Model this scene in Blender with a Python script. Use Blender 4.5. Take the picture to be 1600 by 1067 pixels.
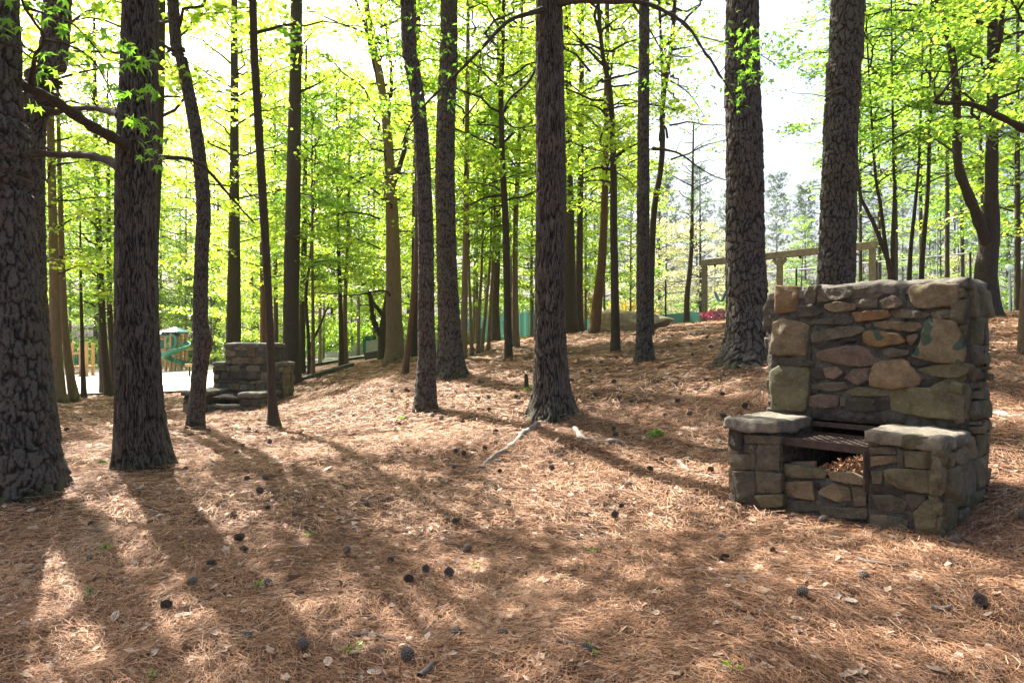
import bpy, math, random
import numpy as np
from mathutils import Vector, Matrix

# ------------------------------------------------------------------ camera, sky, sun, exposure
for o in list(bpy.data.objects):
    bpy.data.objects.remove(o)
SC = bpy.context.scene
COL = SC.collection
EYE, FPX, CX, CY = 1.35, 1067.0, 800.0, 533.5
cam_d = bpy.data.cameras.new("camera"); cam_d.lens = 24.0; cam_d.sensor_width = 36.0
cam_d.clip_start = 0.05; cam_d.clip_end = 1500
cam = bpy.data.objects.new("camera", cam_d); COL.objects.link(cam)
cam.location = (0, 0, EYE); cam.rotation_euler = (math.pi / 2, 0, 0)
SC.camera = cam

SUN_AZ = math.radians(-36.0)      # measured from +Y towards +X
SUN_EL = math.radians(50.0)
w = bpy.data.worlds.new("World"); SC.world = w; w.use_nodes = True
nt = w.node_tree
sky = nt.nodes.new("ShaderNodeTexSky"); sky.sky_type = 'NISHITA'; sky.sun_disc = False
sky.sun_elevation = SUN_EL; sky.sun_rotation = SUN_AZ
sky.air_density = 1.0; sky.dust_density = 7.0; sky.ozone_density = 1.0
bg = nt.nodes["Background"]; bg.inputs[1].default_value = 0.078
nt.links.new(sky.outputs[0], bg.inputs[0])
sd = bpy.data.lights.new("sun", 'SUN'); sd.energy = 5.0; sd.angle = math.radians(0.45); sd.color = (1.0, 0.95, 0.87)
sun = bpy.data.objects.new("sun", sd); COL.objects.link(sun)
SUNV = Vector((math.sin(SUN_AZ) * math.cos(SUN_EL), math.cos(SUN_AZ) * math.cos(SUN_EL), math.sin(SUN_EL)))
sun.rotation_euler = (-SUNV).to_track_quat('-Z', 'Y').to_euler()
sun.location = SUNV * 60
vs = SC.view_settings
vs.view_transform = 'Standard'; vs.look = 'None'; vs.gamma = 1.0; vs.use_curve_mapping = False
vs.exposure = 2.05
SC.cycles.max_bounces = 8; SC.cycles.transparent_max_bounces = 8
SC.cycles.diffuse_bounces = 4; SC.cycles.transmission_bounces = 6; SC.cycles.glossy_bounces = 2
SC.cycles.sample_clamp_indirect = 6.0
SC.cycles.use_denoising = True

rng = np.random.default_rng(7)
R = random.Random(11)

# ------------------------------------------------------------------ helpers
def P(px, py, d):
    return Vector(((px - CX) / FPX * d, d, EYE - (py - CY) / FPX * d))

def smooth01(a, b, x):
    t = np.clip((x - a) / (b - a), 0, 1)
    return t * t * (3 - 2 * t)

def _hash(ix, iy, iz, seed):
    h = (ix.astype(np.int64) * 374761393 + iy.astype(np.int64) * 668265263 + iz.astype(np.int64) * 2147483647 + seed * 1274126177) & 0xFFFFFFFF
    h = ((h ^ (h >> 13)) * 1274126177) & 0xFFFFFFFF
    h = ((h ^ (h >> 16)) * 2246822519) & 0xFFFFFFFF
    return ((h ^ (h >> 15)) & 0xFFFFFF) / float(0xFFFFFF)

def vnoise(x, y, z=None, seed=0, wrap=None):
    x = np.asarray(x, float); y = np.asarray(y, float)
    z = np.zeros_like(x) if z is None else np.asarray(z, float)
    ix, iy, iz = np.floor(x), np.floor(y), np.floor(z)
    fx, fy, fz = x - ix, y - iy, z - iz
    fx, fy, fz = fx * fx * (3 - 2 * fx), fy * fy * (3 - 2 * fy), fz * fz * (3 - 2 * fz)
    def H(a, b, c):
        aa = ix + a
        if wrap: aa = np.mod(aa, wrap)
        return _hash(aa, iy + b, iz + c, seed)
    r = 0
    for c in (0, 1):
        wz = fz if c else 1 - fz
        for b in (0, 1):
            wy = fy if b else 1 - fy
            r = r + wz * wy * (H(0, b, c) * (1 - fx) + H(1, b, c) * fx)
    return r

def fbm(x, y, z=None, seed=0, oct=3):
    r, a, t = 0, 1.0, 0
    for i in range(oct):
        k = 2.0 ** i
        r = r + a * vnoise(np.asarray(x) * k, np.asarray(y) * k, None if z is None else np.asarray(z) * k, seed + i)
        t += a; a *= 0.5
    return r / t

def voronoi(u, v, seed, wrap):
    """F1, F2 and the cell's random number on a jittered grid that wraps in u."""
    iu, iv = np.floor(u), np.floor(v)
    f1 = np.full(u.shape, 9.0); f2 = np.full(u.shape, 9.0); idr = np.zeros(u.shape); dv = np.zeros(u.shape)
    for a in (-1, 0, 1):
        for b in (-1, 0, 1):
            cu, cv = iu + a, iv + b
            wu = np.mod(cu, wrap)
            jx = _hash(wu, cv, np.zeros_like(cu), seed); jy = _hash(wu, cv, np.ones_like(cu), seed)
            dd = np.sqrt((cu + .1 + .8 * jx - u) ** 2 + (cv + .1 + .8 * jy - v) ** 2)
            m = dd < f1
            f2 = np.where(m, f1, np.minimum(f2, dd))
            idr = np.where(m, _hash(wu, cv, np.full_like(cu, 2), seed), idr)
            dv = np.where(m, v - (cv + .1 + .8 * jy), dv)
            f1 = np.where(m, dd, f1)
    return f1, f2, idr, dv

def mesh_np(name, V, F, mat=None, smooth=True, attrs=None):
    """V (n,3); F an (m,k) array or a list of such arrays. attrs: name -> (domain, array)"""
    V = np.asarray(V, np.float32)
    Fs = F if isinstance(F, list) else [F]
    Fs = [np.asarray(f, np.int32) for f in Fs if len(f)]
    me = bpy.data.meshes.new(name)
    me.vertices.add(len(V)); me.vertices.foreach_set("co", V.ravel())
    nl = sum(f.size for f in Fs); npo = sum(len(f) for f in Fs)
    me.loops.add(nl); me.loops.foreach_set("vertex_index", np.concatenate([f.ravel() for f in Fs]))
    st, k = [], 0
    for f in Fs:
        st.append(k + np.arange(len(f)) * f.shape[1]); k += f.size
    me.polygons.add(npo); me.polygons.foreach_set("loop_start", np.concatenate(st).astype(np.int32))
    me.update(calc_edges=True)
    me.polygons.foreach_set("use_smooth", np.full(npo, bool(smooth)))
    for an, (dom, arr) in (attrs or {}).items():
        at = me.attributes.new(an, 'FLOAT', dom); at.data.foreach_set("value", np.asarray(arr, np.float32))
    if mat: me.materials.append(mat)
    me.validate(clean_customdata=False)
    return me

def link(name, me, parent=None, loc=(0, 0, 0), rot=None, scale=None, label=None, cat=None, group=None, kind=None, color=None):
    o = bpy.data.objects.new(name, me); COL.objects.link(o)
    o.location = loc
    if rot is not None: o.rotation_euler = rot
    if scale is not None: o.scale = scale if hasattr(scale, '__len__') else (scale,) * 3
    if parent: o.parent = parent
    tag(o, label, cat, group, kind)
    if color: o.color = (*color, 1)
    return o

def tag(o, label=None, cat=None, group=None, kind=None):
    if label: o["label"] = label
    if cat: o["category"] = cat
    if group: o["group"] = group
    if kind: o["kind"] = kind
    return o

def empty(name, loc, rz=0, **k):
    return link(name, None, None, loc, (0, 0, rz), **k)

class MB:
    """collects simple shapes for one small mesh"""
    def __init__(s): s.v, s.f = [], []
    def box(s, c, size, rz=0, tilt=None):
        x, y, z = [q / 2 for q in size]
        M = Matrix.Rotation(rz, 3, 'Z')
        if tilt is not None: M = M @ tilt
        b = len(s.v)
        for dx, dy, dz in ((-x, -y, -z), (x, -y, -z), (x, y, -z), (-x, y, -z), (-x, -y, z), (x, -y, z), (x, y, z), (-x, y, z)):
            s.v.append(tuple(Vector(c) + M @ Vector((dx, dy, dz))))
        for f in ((0, 3, 2, 1), (4, 5, 6, 7), (0, 1, 5, 4), (1, 2, 6, 5), (2, 3, 7, 6), (3, 0, 4, 7)):
            s.f.append(tuple(b + i for i in f))
        return s
    def bar(s, a, b_, w_, h=None):
        a, b_ = Vector(a), Vector(b_); h = h or w_
        d = (b_ - a); L = d.length; d.normalize()
        up = Vector((0, 0, 1)) if abs(d.z) < .95 else Vector((0, 1, 0))
        sx = d.cross(up).normalized(); sz = sx.cross(d).normalized()
        b = len(s.v)
        for p in (a, b_):
            for i, j in ((-1, -1), (1, -1), (1, 1), (-1, 1)):
                s.v.append(tuple(p + sx * i * w_ / 2 + sz * j * h / 2))
        for f in ((0, 3, 2, 1), (4, 5, 6, 7), (0, 1, 5, 4), (1, 2, 6, 5), (2, 3, 7, 6), (3, 0, 4, 7)):
            s.f.append(tuple(b + i for i in f))
        return s
    def tube(s, pts, rad, n=8, cap=True):
        V, F = tube_np(pts, rad, n)
        b = len(s.v)
        s.v += [tuple(q) for q in V]; s.f += [tuple(int(i) + b for i in f) for f in F]
        if cap:
            s.f.append(tuple(b + i for i in range(n))[::-1]); s.f.append(tuple(len(s.v) - n + i for i in range(n)))
        return s
    def build(s, name, mat, parent=None, loc=(0, 0, 0), bevel=0, smooth=False, **k):
        me = bpy.data.meshes.new(name); me.from_pydata(s.v, [], s.f); me.materials.append(mat)
        if smooth: me.polygons.foreach_set("use_smooth", [True] * len(me.polygons))
        me.update()
        o = link(name, me, parent, loc, **k)
        if bevel:
            m = o.modifiers.new("bevel", 'BEVEL'); m.width = bevel; m.segments = 2; m.limit_method = 'ANGLE'
        return o

def tube_np(pts, rad, n=8):
    p = np.asarray([tuple(q) for q in pts], float); m = len(p)
    rad = np.full(m, rad, float) if np.isscalar(rad) else np.asarray(rad, float)
    t = np.gradient(p, axis=0); t /= np.linalg.norm(t, axis=1)[:, None] + 1e-9
    ref = np.array([0, 0, 1.0]) if abs(t[:, 2]).mean() < .8 else np.array([1.0, 0, 0])
    a = np.cross(t, ref); a /= np.linalg.norm(a, axis=1)[:, None] + 1e-9
    b = np.cross(a, t)
    th = np.arange(n) / n * 2 * np.pi
    V = p[:, None, :] + rad[:, None, None] * (np.cos(th)[None, :, None] * a[:, None, :] + np.sin(th)[None, :, None] * b[:, None, :])
    i = np.arange(m - 1)[:, None] * n; j = np.arange(n)[None, :]; j2 = (j + 1) % n
    F = np.stack([i + j, i + j2, i + n + j2, i + n + j], -1).reshape(-1, 4)
    return V.reshape(-1, 3), F

def curve(pts, n):
    """Catmull-Rom through the points, n samples"""
    p = np.asarray([tuple(q) for q in pts], float)
    if len(p) == 2: return p[0] + (p[1] - p[0]) * np.linspace(0, 1, n)[:, None]
    q = np.vstack([2 * p[0] - p[1], p, 2 * p[-1] - p[-2]])
    s = np.linspace(0, len(p) - 1 - 1e-6, n); k = s.astype(int); f = (s - k)[:, None]
    a, b, c, d = q[k], q[k + 1], q[k + 2], q[k + 3]
    return .5 * (2 * b + (c - a) * f + (2 * a - 5 * b + 4 * c - d) * f ** 2 + (3 * b - a - 3 * c + d) * f ** 3)

# ------------------------------------------------------------------ materials
def newmat(name):
    m = bpy.data.materials.new(name); m.use_nodes = True
    t = m.node_tree; t.nodes.clear()
    out = t.nodes.new("ShaderNodeOutputMaterial"); b = t.nodes.new("ShaderNodeBsdfPrincipled")
    b.inputs["Roughness"].default_value = .85; b.inputs["Specular IOR Level"].default_value = .25
    t.links.new(b.outputs[0], out.inputs[0])
    return m, t, b, out

def N(t, kind, **k):
    n = t.nodes.new(kind)
    for a, v in k.items(): setattr(n, a, v)
    return n

def coord(t, scale=(1, 1, 1), which='Object'):
    c = N(t, "ShaderNodeTexCoord"); mp = N(t, "ShaderNodeMapping"); mp.inputs['Scale'].default_value = scale
    t.links.new(c.outputs[which], mp.inputs[0]); return mp.outputs[0]

def noise(t, vec, scale, detail=4, rough=.6):
    n = N(t, "ShaderNodeTexNoise"); n.inputs['Scale'].default_value = scale; n.inputs['Detail'].default_value = detail
    n.inputs['Roughness'].default_value = rough
    if vec is not None: t.links.new(vec, n.inputs['Vector'])
    return n.outputs['Fac']

def ramp(t, fac, stops):
    r = N(t, "ShaderNodeValToRGB"); e = r.color_ramp.elements
    while len(e) < len(stops): e.new(.5)
    for x, (p, c) in zip(e, stops): x.position = p; x.color = (*c, 1) if len(c) == 3 else c
    t.links.new(fac, r.inputs[0]); return r.outputs[0]

def mix(t, fac, a, b, mode='MIX'):
    m = N(t, "ShaderNodeMix", data_type='RGBA', blend_type=mode)
    for s, v in ((m.inputs[0], fac), (m.inputs[6], a), (m.inputs[7], b)):
        if isinstance(v, bpy.types.NodeSocket): t.links.new(v, s)
        elif isinstance(v, (int, float)): s.default_value = v
        else: s.default_value = (*v, 1)
    return m.outputs[2]

def bump(t, b, height, strength, dist):
    n = N(t, "ShaderNodeBump"); n.inputs['Strength'].default_value = strength; n.inputs['Distance'].default_value = dist
    t.links.new(height, n.inputs['Height']); t.links.new(n.outputs[0], b.inputs['Normal'])

def attr(t, name):
    a = N(t, "ShaderNodeAttribute", attribute_name=name); return a.outputs['Fac']

def bark_mat(name, c1, c2, crev, lichen, lich_amt=.62, pine=True, fine=True):
    m, t, b, out = newmat(name)
    v = coord(t, (1, 1, .35) if not pine else (1, 1, .7))
    c = ramp(t, noise(t, v, 14, 5), [(.3, c1), (.7, c2)])
    c = mix(t, ramp(t, noise(t, coord(t), 60, 3), [(.35, (0, 0, 0)), (.75, (1, 1, 1))]), c, tuple(min(1, q * 1.5) for q in c2))
    c = mix(t, ramp(t, noise(t, coord(t), 3.2, 6, .7), [(lich_amt, (0, 0, 0)), (lich_amt + .1, (1, 1, 1))]), c, lichen)
    if pine: c = mix(t, ramp(t, noise(t, coord(t), 2.3, 5, .65), [(.50, (0, 0, 0)), (.66, (.8, .8, .8))]), c, tuple(q * k_ for q, k_ in zip(c2, (1.12, .90, .72))))
    sx = N(t, "ShaderNodeSeparateXYZ"); t.links.new(coord(t), sx.inputs[0])
    hz = N(t, "ShaderNodeMapRange"); hz.inputs['From Min'].default_value = .02; hz.inputs['From Max'].default_value = .30; hz.inputs['To Min'].default_value = .22; hz.inputs['To Max'].default_value = 0
    t.links.new(sx.outputs[2], hz.inputs['Value'])
    am = N(t, "ShaderNodeMath", operation='ADD'); t.links.new(hz.outputs[0], am.inputs[0]); t.links.new(noise(t, coord(t), 9, 5, .7), am.inputs[1])
    c = mix(t, ramp(t, am.outputs[0], [(.66, (0, 0, 0)), (.76, (.85, .85, .85))]), c, (.055, .06, .025))
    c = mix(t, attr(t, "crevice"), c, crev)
    t.links.new(c, b.inputs[0])
    h = noise(t, v, 45, 6, .7)
    if not fine:
        if pine:
            vo = N(t, "ShaderNodeTexVoronoi", feature='DISTANCE_TO_EDGE'); vo.inputs['Scale'].default_value = 11
            t.links.new(coord(t, (1, 1, .55)), vo.inputs['Vector']); hh = ramp(t, vo.outputs[0], [(0, (0, 0, 0)), (.12, (1, 1, 1))])
        else:
            hh = noise(t, coord(t, (1, 1, .12)), 30, 4)
        h = mix(t, .5, h, hh)
    bump(t, b, h, .9, .012 if not fine else .006)
    b.inputs['Roughness'].default_value = .92
    return m

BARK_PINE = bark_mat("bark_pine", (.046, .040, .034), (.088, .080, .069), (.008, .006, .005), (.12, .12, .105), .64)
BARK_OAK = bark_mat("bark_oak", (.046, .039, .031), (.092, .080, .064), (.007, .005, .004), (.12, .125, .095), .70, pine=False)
BARK_PINE_FAR = bark_mat("bark_pine_far", (0.0294, 0.0224, 0.0182), (0.0511, 0.0413, 0.0343), (0.0245, 0.0196, 0.0147), (0.0686, 0.0686, 0.0567), .66, fine=False)
BARK_OAK_FAR = bark_mat("bark_oak_far", (0.0294, 0.0224, 0.0161), (0.0539, 0.0427, 0.0315), (0.0245, 0.0196, 0.0147), (0.0735, 0.0756, 0.0539), .62, pine=False, fine=False)
BARK_WOOD = bark_mat("bark_wood", (.085, .07, .05), (.15, .125, .09), (.05, .04, .03), (.16, .17, .11), .6, pine=False, fine=False)
BARK_TAN = bark_mat("bark_tan", (0.0918, 0.0646, 0.0365), (0.1530, 0.1105, 0.0672), (0.0612, 0.0425, 0.0247), (0.1470, 0.1470, 0.0918), .66, pine=False, fine=False)
BARK_RED = bark_mat("bark_red", (0.0638, 0.0374, 0.0238), (0.0986, 0.0603, 0.0391), (0.0382, 0.0255, 0.0187), (0.1275, 0.1215, 0.0952), .68, pine=True, fine=False)
TWIG = bark_mat("bark_twig", (0.0255, 0.0195, 0.0142), (0.0480, 0.0375, 0.0285), (0.0285, 0.0225, 0.0165), (0.0788, 0.0840, 0.0562), .64, pine=False, fine=False)

def leaf_mat(name, dark, mid, light, trans, tmix=.5):
    m = bpy.data.materials.new(name); m.use_nodes = True; t = m.node_tree; t.nodes.clear()
    out = N(t, "ShaderNodeOutputMaterial")
    ti = attr(t, "tint")
    oi = N(t, "ShaderNodeObjectInfo")
    add = N(t, "ShaderNodeMath", operation='MULTIPLY_ADD'); add.inputs[1].default_value = .35; add.inputs[2].default_value = -.175
    t.links.new(oi.outputs['Random'], add.inputs[0])
    ad2 = N(t, "ShaderNodeMath", operation='ADD', use_clamp=True); t.links.new(ti, ad2.inputs[0]); t.links.new(add.outputs[0], ad2.inputs[1])
    c = ramp(t, ad2.outputs[0], [(0, dark), (.5, mid), (1, light)])
    d = N(t, "ShaderNodeBsdfDiffuse"); t.links.new(c, d.inputs[0])
    tr = N(t, "ShaderNodeBsdfTranslucent"); t.links.new(mix(t, 1.0, c, trans, 'MULTIPLY'), tr.inputs[0])
    g = N(t, "ShaderNodeBsdfGlossy"); g.inputs['Roughness'].default_value = .35; g.inputs[0].default_value = (1, 1, 1, 1)
    mx = N(t, "ShaderNodeMixShader"); mx.inputs[0].default_value = tmix
    t.links.new(d.outputs[0], mx.inputs[1]); t.links.new(tr.outputs[0], mx.inputs[2])
    m2 = N(t, "ShaderNodeMixShader"); m2.inputs[0].default_value = .05
    t.links.new(mx.outputs[0], m2.inputs[1]); t.links.new(g.outputs[0], m2.inputs[2]); t.links.new(m2.outputs[0], out.inputs[0])
    return m

LEAF = leaf_mat("leaf_spring", (.05, .12, .012), (.125, .215, .025), (.24, .32, .045), (2.4, 2.5, 1.6), .62)
LEAF_YG = leaf_mat("leaf_yellow_green", (.085, .155, .018), (.195, .28, .033), (.32, .38, .058), (2.6, 2.6, 1.6), .65)
LEAF_NEAR = leaf_mat("leaf_near", (.06, .14, .015), (.10, .205, .02), (.16, .27, .035), (2.3, 2.6, 1.5), .6)
LEAF_G = leaf_mat("leaf_green", (.07, .14, .02), (.12, .21, .03), (.19, .28, .05), (2.6, 2.6, 1.5), .6)
LEAF_PALE = leaf_mat("leaf_pale", (.30, .33, .14), (.42, .42, .22), (.5, .46, .3), (1.6, 1.5, 1.1), .5)
NEEDLE_G = leaf_mat("pine_foliage", (.045, .085, .035), (.07, .115, .05), (.10, .15, .07), (1.4, 1.5, 1.1), .35)
AZALEA = leaf_mat("azalea_bloom", (.10, .10, .03), (.42, .03, .12), (.6, .10, .24), (1.3, 1.1, 1.1), .3)
LEAF_YEL = leaf_mat("leaf_yellow", (.2, .17, .02), (.30, .25, .03), (.4, .32, .05), (1.6, 1.5, 1), .4)

def ground_mat():
    m, t, b, out = newmat("pine_straw_ground")
    v = coord(t)
    c = ramp(t, noise(t, v, 1.3, 6, .7), [(.3, (.055, .028, .016)), (.55, (.11, .055, .031)), (.75, (.18, .095, .055))])
    c = mix(t, ramp(t, noise(t, v, 38, 5, .75), [(.38, (1, 1, 1)), (.62, (0, 0, 0))]), c, (.12, .07, .045))
    c = mix(t, ramp(t, noise(t, v, 9, 4, .7), [(.6, (0, 0, 0)), (.78, (1, 1, 1))]), c, (.30, .19, .125))
    c = mix(t, ramp(t, noise(t, v, 110, 2, .7), [(.55, (0, 0, 0)), (.7, (.8, .8, .8))]), c, (.38, .24, .15))
    t.links.new(c, b.inputs[0])
    h = mix(t, .5, noise(t, v, 60, 5, .8), noise(t, v, 8, 4, .6))
    bump(t, b, h, 1.0, .05)
    b.inputs['Roughness'].default_value = .95
    return m
GROUND = ground_mat()

def simple(name, c1, c2, scale=8, rough=.8, bstr=.3, bd=.01, which='Object', spec=.3, detail=5, metallic=0):
    m, t, b, out = newmat(name)
    v = coord(t, which=which)
    n = noise(t, v, scale, detail, .65)
    t.links.new(ramp(t, n, [(.3, c1), (.7, c2)]), b.inputs[0])
    b.inputs['Roughness'].default_value = rough; b.inputs['Specular IOR Level'].default_value = spec; b.inputs['Metallic'].default_value = metallic
    if bstr: bump(t, b, noise(t, v, scale * 5, 4), bstr, bd)
    return m

def straw_mat(name, cols, rough=.7, trans=0.0):
    m, t, b, out = newmat(name)
    st = [(i / (len(cols) - 1), c) for i, c in enumerate(cols)]
    c = ramp(t, attr(t, "tint"), st)
    t.links.new(c, b.inputs[0]); b.inputs['Roughness'].default_value = rough; b.inputs['Specular IOR Level'].default_value = .35
    return m
STRAW = straw_mat("pine_straw", [(.062, .031, .018), (.195, .094, .047), (.33, .163, .082), (.43, .225, .111), (.44, .27, .155), (.54, .385, .26)])
DEAD_LEAF = straw_mat("dead_leaf", [(.20, .12, .075), (.31, .20, .13), (.42, .31, .22), (.50, .41, .32)])
CONE = simple("pine_cone", (.06, .042, .03), (.14, .105, .078), 30, .8, .4)
CONE_TIP = simple("pine_cone_tip", (.16, .13, .10), (.27, .23, .19), 60, .8, .2)
STICK = simple("dead_wood", (.07, .052, .04), (.22, .18, .145), 20, .9, .5)
ROOT = simple("root_wood", (.13, .11, .09), (.36, .31, .26), 14, .9, .8, .01)

def stone_mat(name, paint=None, lichen=.6):
    m, t, b, out = newmat(name)
    oi = N(t, "ShaderNodeObjectInfo")
    v0 = N(t, "ShaderNodeTexCoord").outputs['Object']
    ad = N(t, "ShaderNodeVectorMath", operation='ADD')
    sc = N(t, "ShaderNodeMath", operation='MULTIPLY'); sc.inputs[1].default_value = 40
    t.links.new(oi.outputs['Random'], sc.inputs[0]); t.links.new(v0, ad.inputs[0]); t.links.new(sc.outputs[0], ad.inputs[1])
    v = ad.outputs[0]
    base = oi.outputs['Color']
    c = mix(t, ramp(t, noise(t, v, 9, 6, .7), [(.3, (0, 0, 0)), (.7, (1, 1, 1))]), mix(t, 1.0, base, (.5, .5, .5), 'MULTIPLY'), mix(t, 1.0, base, (1.35, 1.32, 1.25), 'MULTIPLY'))
    c = mix(t, ramp(t, noise(t, v, 45, 4, .7), [(.5, (0, 0, 0)), (.8, (.7, .7, .7))]), c, mix(t, 1.0, base, (1.7, 1.7, 1.7), 'MULTIPLY'))
    c = mix(t, ramp(t, noise(t, v, 5, 5, .7), [(lichen - .02, (0, 0, 0)), (lichen + .12, (.75, .75, .75))]), c, (.075, .075, .032))   # moss film
    c = mix(t, ramp(t, noise(t, v, 22, 4, .7), [(.62, (0, 0, 0)), (.70, (.8, .8, .8))]), c, (.24, .24, .19))                        # pale lichen spots
    if paint:
        c = mix(t, ramp(t, noise(t, v, paint, 2, .4), [(.58, (0, 0, 0)), (.62, (.8, .8, .8))]), c, (.006, .065, .047))
    t.links.new(c, b.inputs[0])
    b.inputs['Roughness'].default_value = .8; b.inputs['Specular IOR Level'].default_value = .35
    bump(t, b, mix(t, .45, noise(t, v, 14, 6, .75), noise(t, v, 70, 5, .85)), 1.0, .028)
    return m
STONE = stone_mat("field_stone"); STONE_PAINT = stone_mat("field_stone_paint", 9.0)
MORTAR = simple("old_mortar", (.018, .017, .014), (.12, .112, .092), 11, .95, 1.0, .02)
CAPMORTAR = simple("cap_mortar", (.06, .053, .040), (.20, .178, .14), 9, .9, .9, .012)
RUST = simple("rusty_iron", (.026, .016, .012), (.075, .046, .034), 25, .75, .4, .003, spec=.4)
SOOT = simple("soot", (.012, .011, .01), (.03, .027, .024), 10, .95, .5)
BRICK = simple("old_brick", (.20, .11, .075), (.34, .21, .15), 20, .9, .5)

# ------------------------------------------------------------------ ground shape
CTRL = [  # px, py, distance
    (800, 1067, 2.70), (0, 1067, 2.75), (1600, 1067, 2.60), (400, 900, 3.9), (800, 850, 4.5), (1200, 930, 3.45),
    (38, 775, 5.3), (75, 690, 7.5), (222, 732, 6.4), (305, 670, 9.0), (427, 672, 9.3), (375, 645, 13.0), (455, 602, 18.0),
    (90, 630, 16.0), (165, 620, 20.0), (664, 641, 9.5), (704, 586, 12.0), (633, 586, 13.0), (617, 566, 19.0), (863, 655, 8.0),
    (795, 562, 15.0), (1007, 566, 11.0), (962, 552, 13.0), (895, 521, 22.0), (935, 521, 20.0), (990, 516, 21.0),
    (1100, 503, 29.0), (1168, 562, 9.0), (1470, 841, 4.0), (1145, 787, 5.06), (1538, 757, 4.52), (1540, 495, 13.0), (1597, 556, 8.0), (1597, 640, 6.0),
    (1595, 492, 18.0), (545, 570, 24.0), (825, 536, 43.0), (250, 582, 46.0), (120, 590, 42.0), (570, 556, 40.0), (680, 700, 6.9), (1000, 740, 6.0),
    (1200, 600, 7.8), (300, 612, 24.0), (540, 590, 16.5),
]
cp = np.array([tuple(P(*c)) for c in CTRL] + [
    (0, 0, 0.0), (-4, 0, 0.0), (4, 0, .05), (0, -8, -.1), (-12, 0, -.1), (12, 2, .9), (14, 10, 2.0), (-14, 8, -.1), (20, 20, 2.3), (25, 35, 1.9),
    (-30, 20, -.6), (-60, 60, -.6), (0, 80, .9), (40, 80, 1.3), (-30, 100, -.4), (0, 200, .8), (120, 120, 1.5), (-120, 120, -.5), (150, 0, 1.5), (-150, 0, -.5), (0, -150, 0), (300, 300, 1), (-300, 300, 0), (0, 400, .8), (300, -300, .5), (-300, -300, 0)])
def _tps(r2): return np.where(r2 > 1e-9, .5 * r2 * np.log(r2 + 1e-12), 0)
def _warp(xy):   # compress distances so that near detail and far reach share one fit
    r = np.hypot(xy[:, 0], xy[:, 1]) + 1e-9
    k = np.where(r < 12, 1.0, (12 + 9 * np.log(np.maximum(r, 12) / 12 * 1.0 + 1e-9)) / r)
    return xy * k[:, None]
_c = _warp(cp[:, :2]); n_ = len(cp)
A = _tps(((_c[:, None] - _c[None]) ** 2).sum(-1)) + np.eye(n_) * .03
Q = np.hstack([np.ones((n_, 1)), _c])
sol = np.linalg.solve(np.block([[A, Q], [Q.T, np.zeros((3, 3))]]), np.concatenate([cp[:, 2], np.zeros(3)]))
def gz_np(x, y):
    xy = _warp(np.stack([np.ravel(x), np.ravel(y)], 1).astype(float))
    out = np.zeros(len(xy))
    for s in range(0, len(xy), 40000):
        q = xy[s:s + 40000]
        out[s:s + 40000] = _tps(((q[:, None] - _c[None]) ** 2).sum(-1)) @ sol[:n_] + sol[n_] + q @ sol[n_ + 1:]
    r = np.hypot(np.ravel(x), np.ravel(y))
    k = 1 - smooth01(16, 26, r)
    X, Y = np.ravel(x), np.ravel(y)
    out += k * ((fbm(X * 1.1, Y * 1.1, seed=3) - .5) * .10 + (fbm(X * 5, Y * 5, seed=9, oct=2) - .5) * .035)
    return out.reshape(np.shape(x))
def gz(x, y): return float(gz_np(np.array([x]), np.array([y]))[0])
_ts = np.concatenate([np.arange(2.0, 14, .02), np.arange(14, 60, .1)])
def hit(px, py):
    X = (px - CX) / FPX * _ts; Z = EYE - (py - CY) / FPX * _ts
    below = np.nonzero(Z < gz_np(X, _ts))[0]
    i = below[0] if len(below) else len(_ts) - 1
    return Vector((X[i], _ts[i], gz(X[i], _ts[i])))

def axis_pts(lo_f, lo_n, hi_n, hi_f, step, grow):
    a = list(np.arange(lo_n, hi_n, step)); s = step; x = a[-1]
    while x < hi_f: s *= grow; x += s; a.append(x)
    s = step; x = a[0]
    while x > lo_f: s *= grow; x -= s; a.insert(0, x)
    return np.array(a)
gx = axis_pts(-220, -6.5, 7, 220, .06, 1.09); gy = axis_pts(-120, 2.0, 11.5, 300, .06, 1.07)
GX, GY = np.meshgrid(gx, gy); GZ = gz_np(GX, GY)
nx, ny = len(gx), len(gy)
ii = np.arange(ny - 1)[:, None] * nx + np.arange(nx - 1)[None]
GF = np.stack([ii, ii + 1, ii + nx + 1, ii + nx], -1).reshape(-1, 4)
link("ground", mesh_np("ground", np.stack([GX.ravel(), GY.ravel(), GZ.ravel()], 1), GF, GROUND), kind="structure")

def sheet(name, outline, step, mat, dz, **k):
    """a sheet that follows the ground inside an outline of (x, y) points"""
    o = np.array(outline, float)
    lo, hi = o.min(0), o.max(0)
    xs = np.arange(lo[0], hi[0] + step, step); ys = np.arange(lo[1], hi[1] + step, step)
    X, Y = np.meshgrid(xs, ys); ins = np.zeros(X.shape, bool)
    wob = (fbm(X * .35, Y * .35, seed=21) - .5) * 3.0
    XX, YY = X + wob, Y + wob * .5
    j = len(o) - 1
    for i in range(len(o)):
        c = ((o[i, 1] > YY) != (o[j, 1] > YY)) & (XX < (o[j, 0] - o[i, 0]) * (YY - o[i, 1]) / (o[j, 1] - o[i, 1] + 1e-12) + o[i, 0])
        ins ^= c; j = i
    Z = gz_np(X, Y) + dz
    n = len(xs)
    q = np.arange(len(ys) - 1)[:, None] * n + np.arange(n - 1)[None]
    keep = ins[:-1, :-1] & ins[1:, :-1] & ins[:-1, 1:] & ins[1:, 1:]
    F = np.stack([q, q + 1, q + n + 1, q + n], -1)[keep]
    return link(name, mesh_np(name, np.stack([X.ravel(), Y.ravel(), Z.ravel()], 1), F, mat), kind="structure", **k)
SAND = simple("pale_sand", (.30, .26, .20), (.42, .37, .30), 3, .95, .4, .02)
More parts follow.
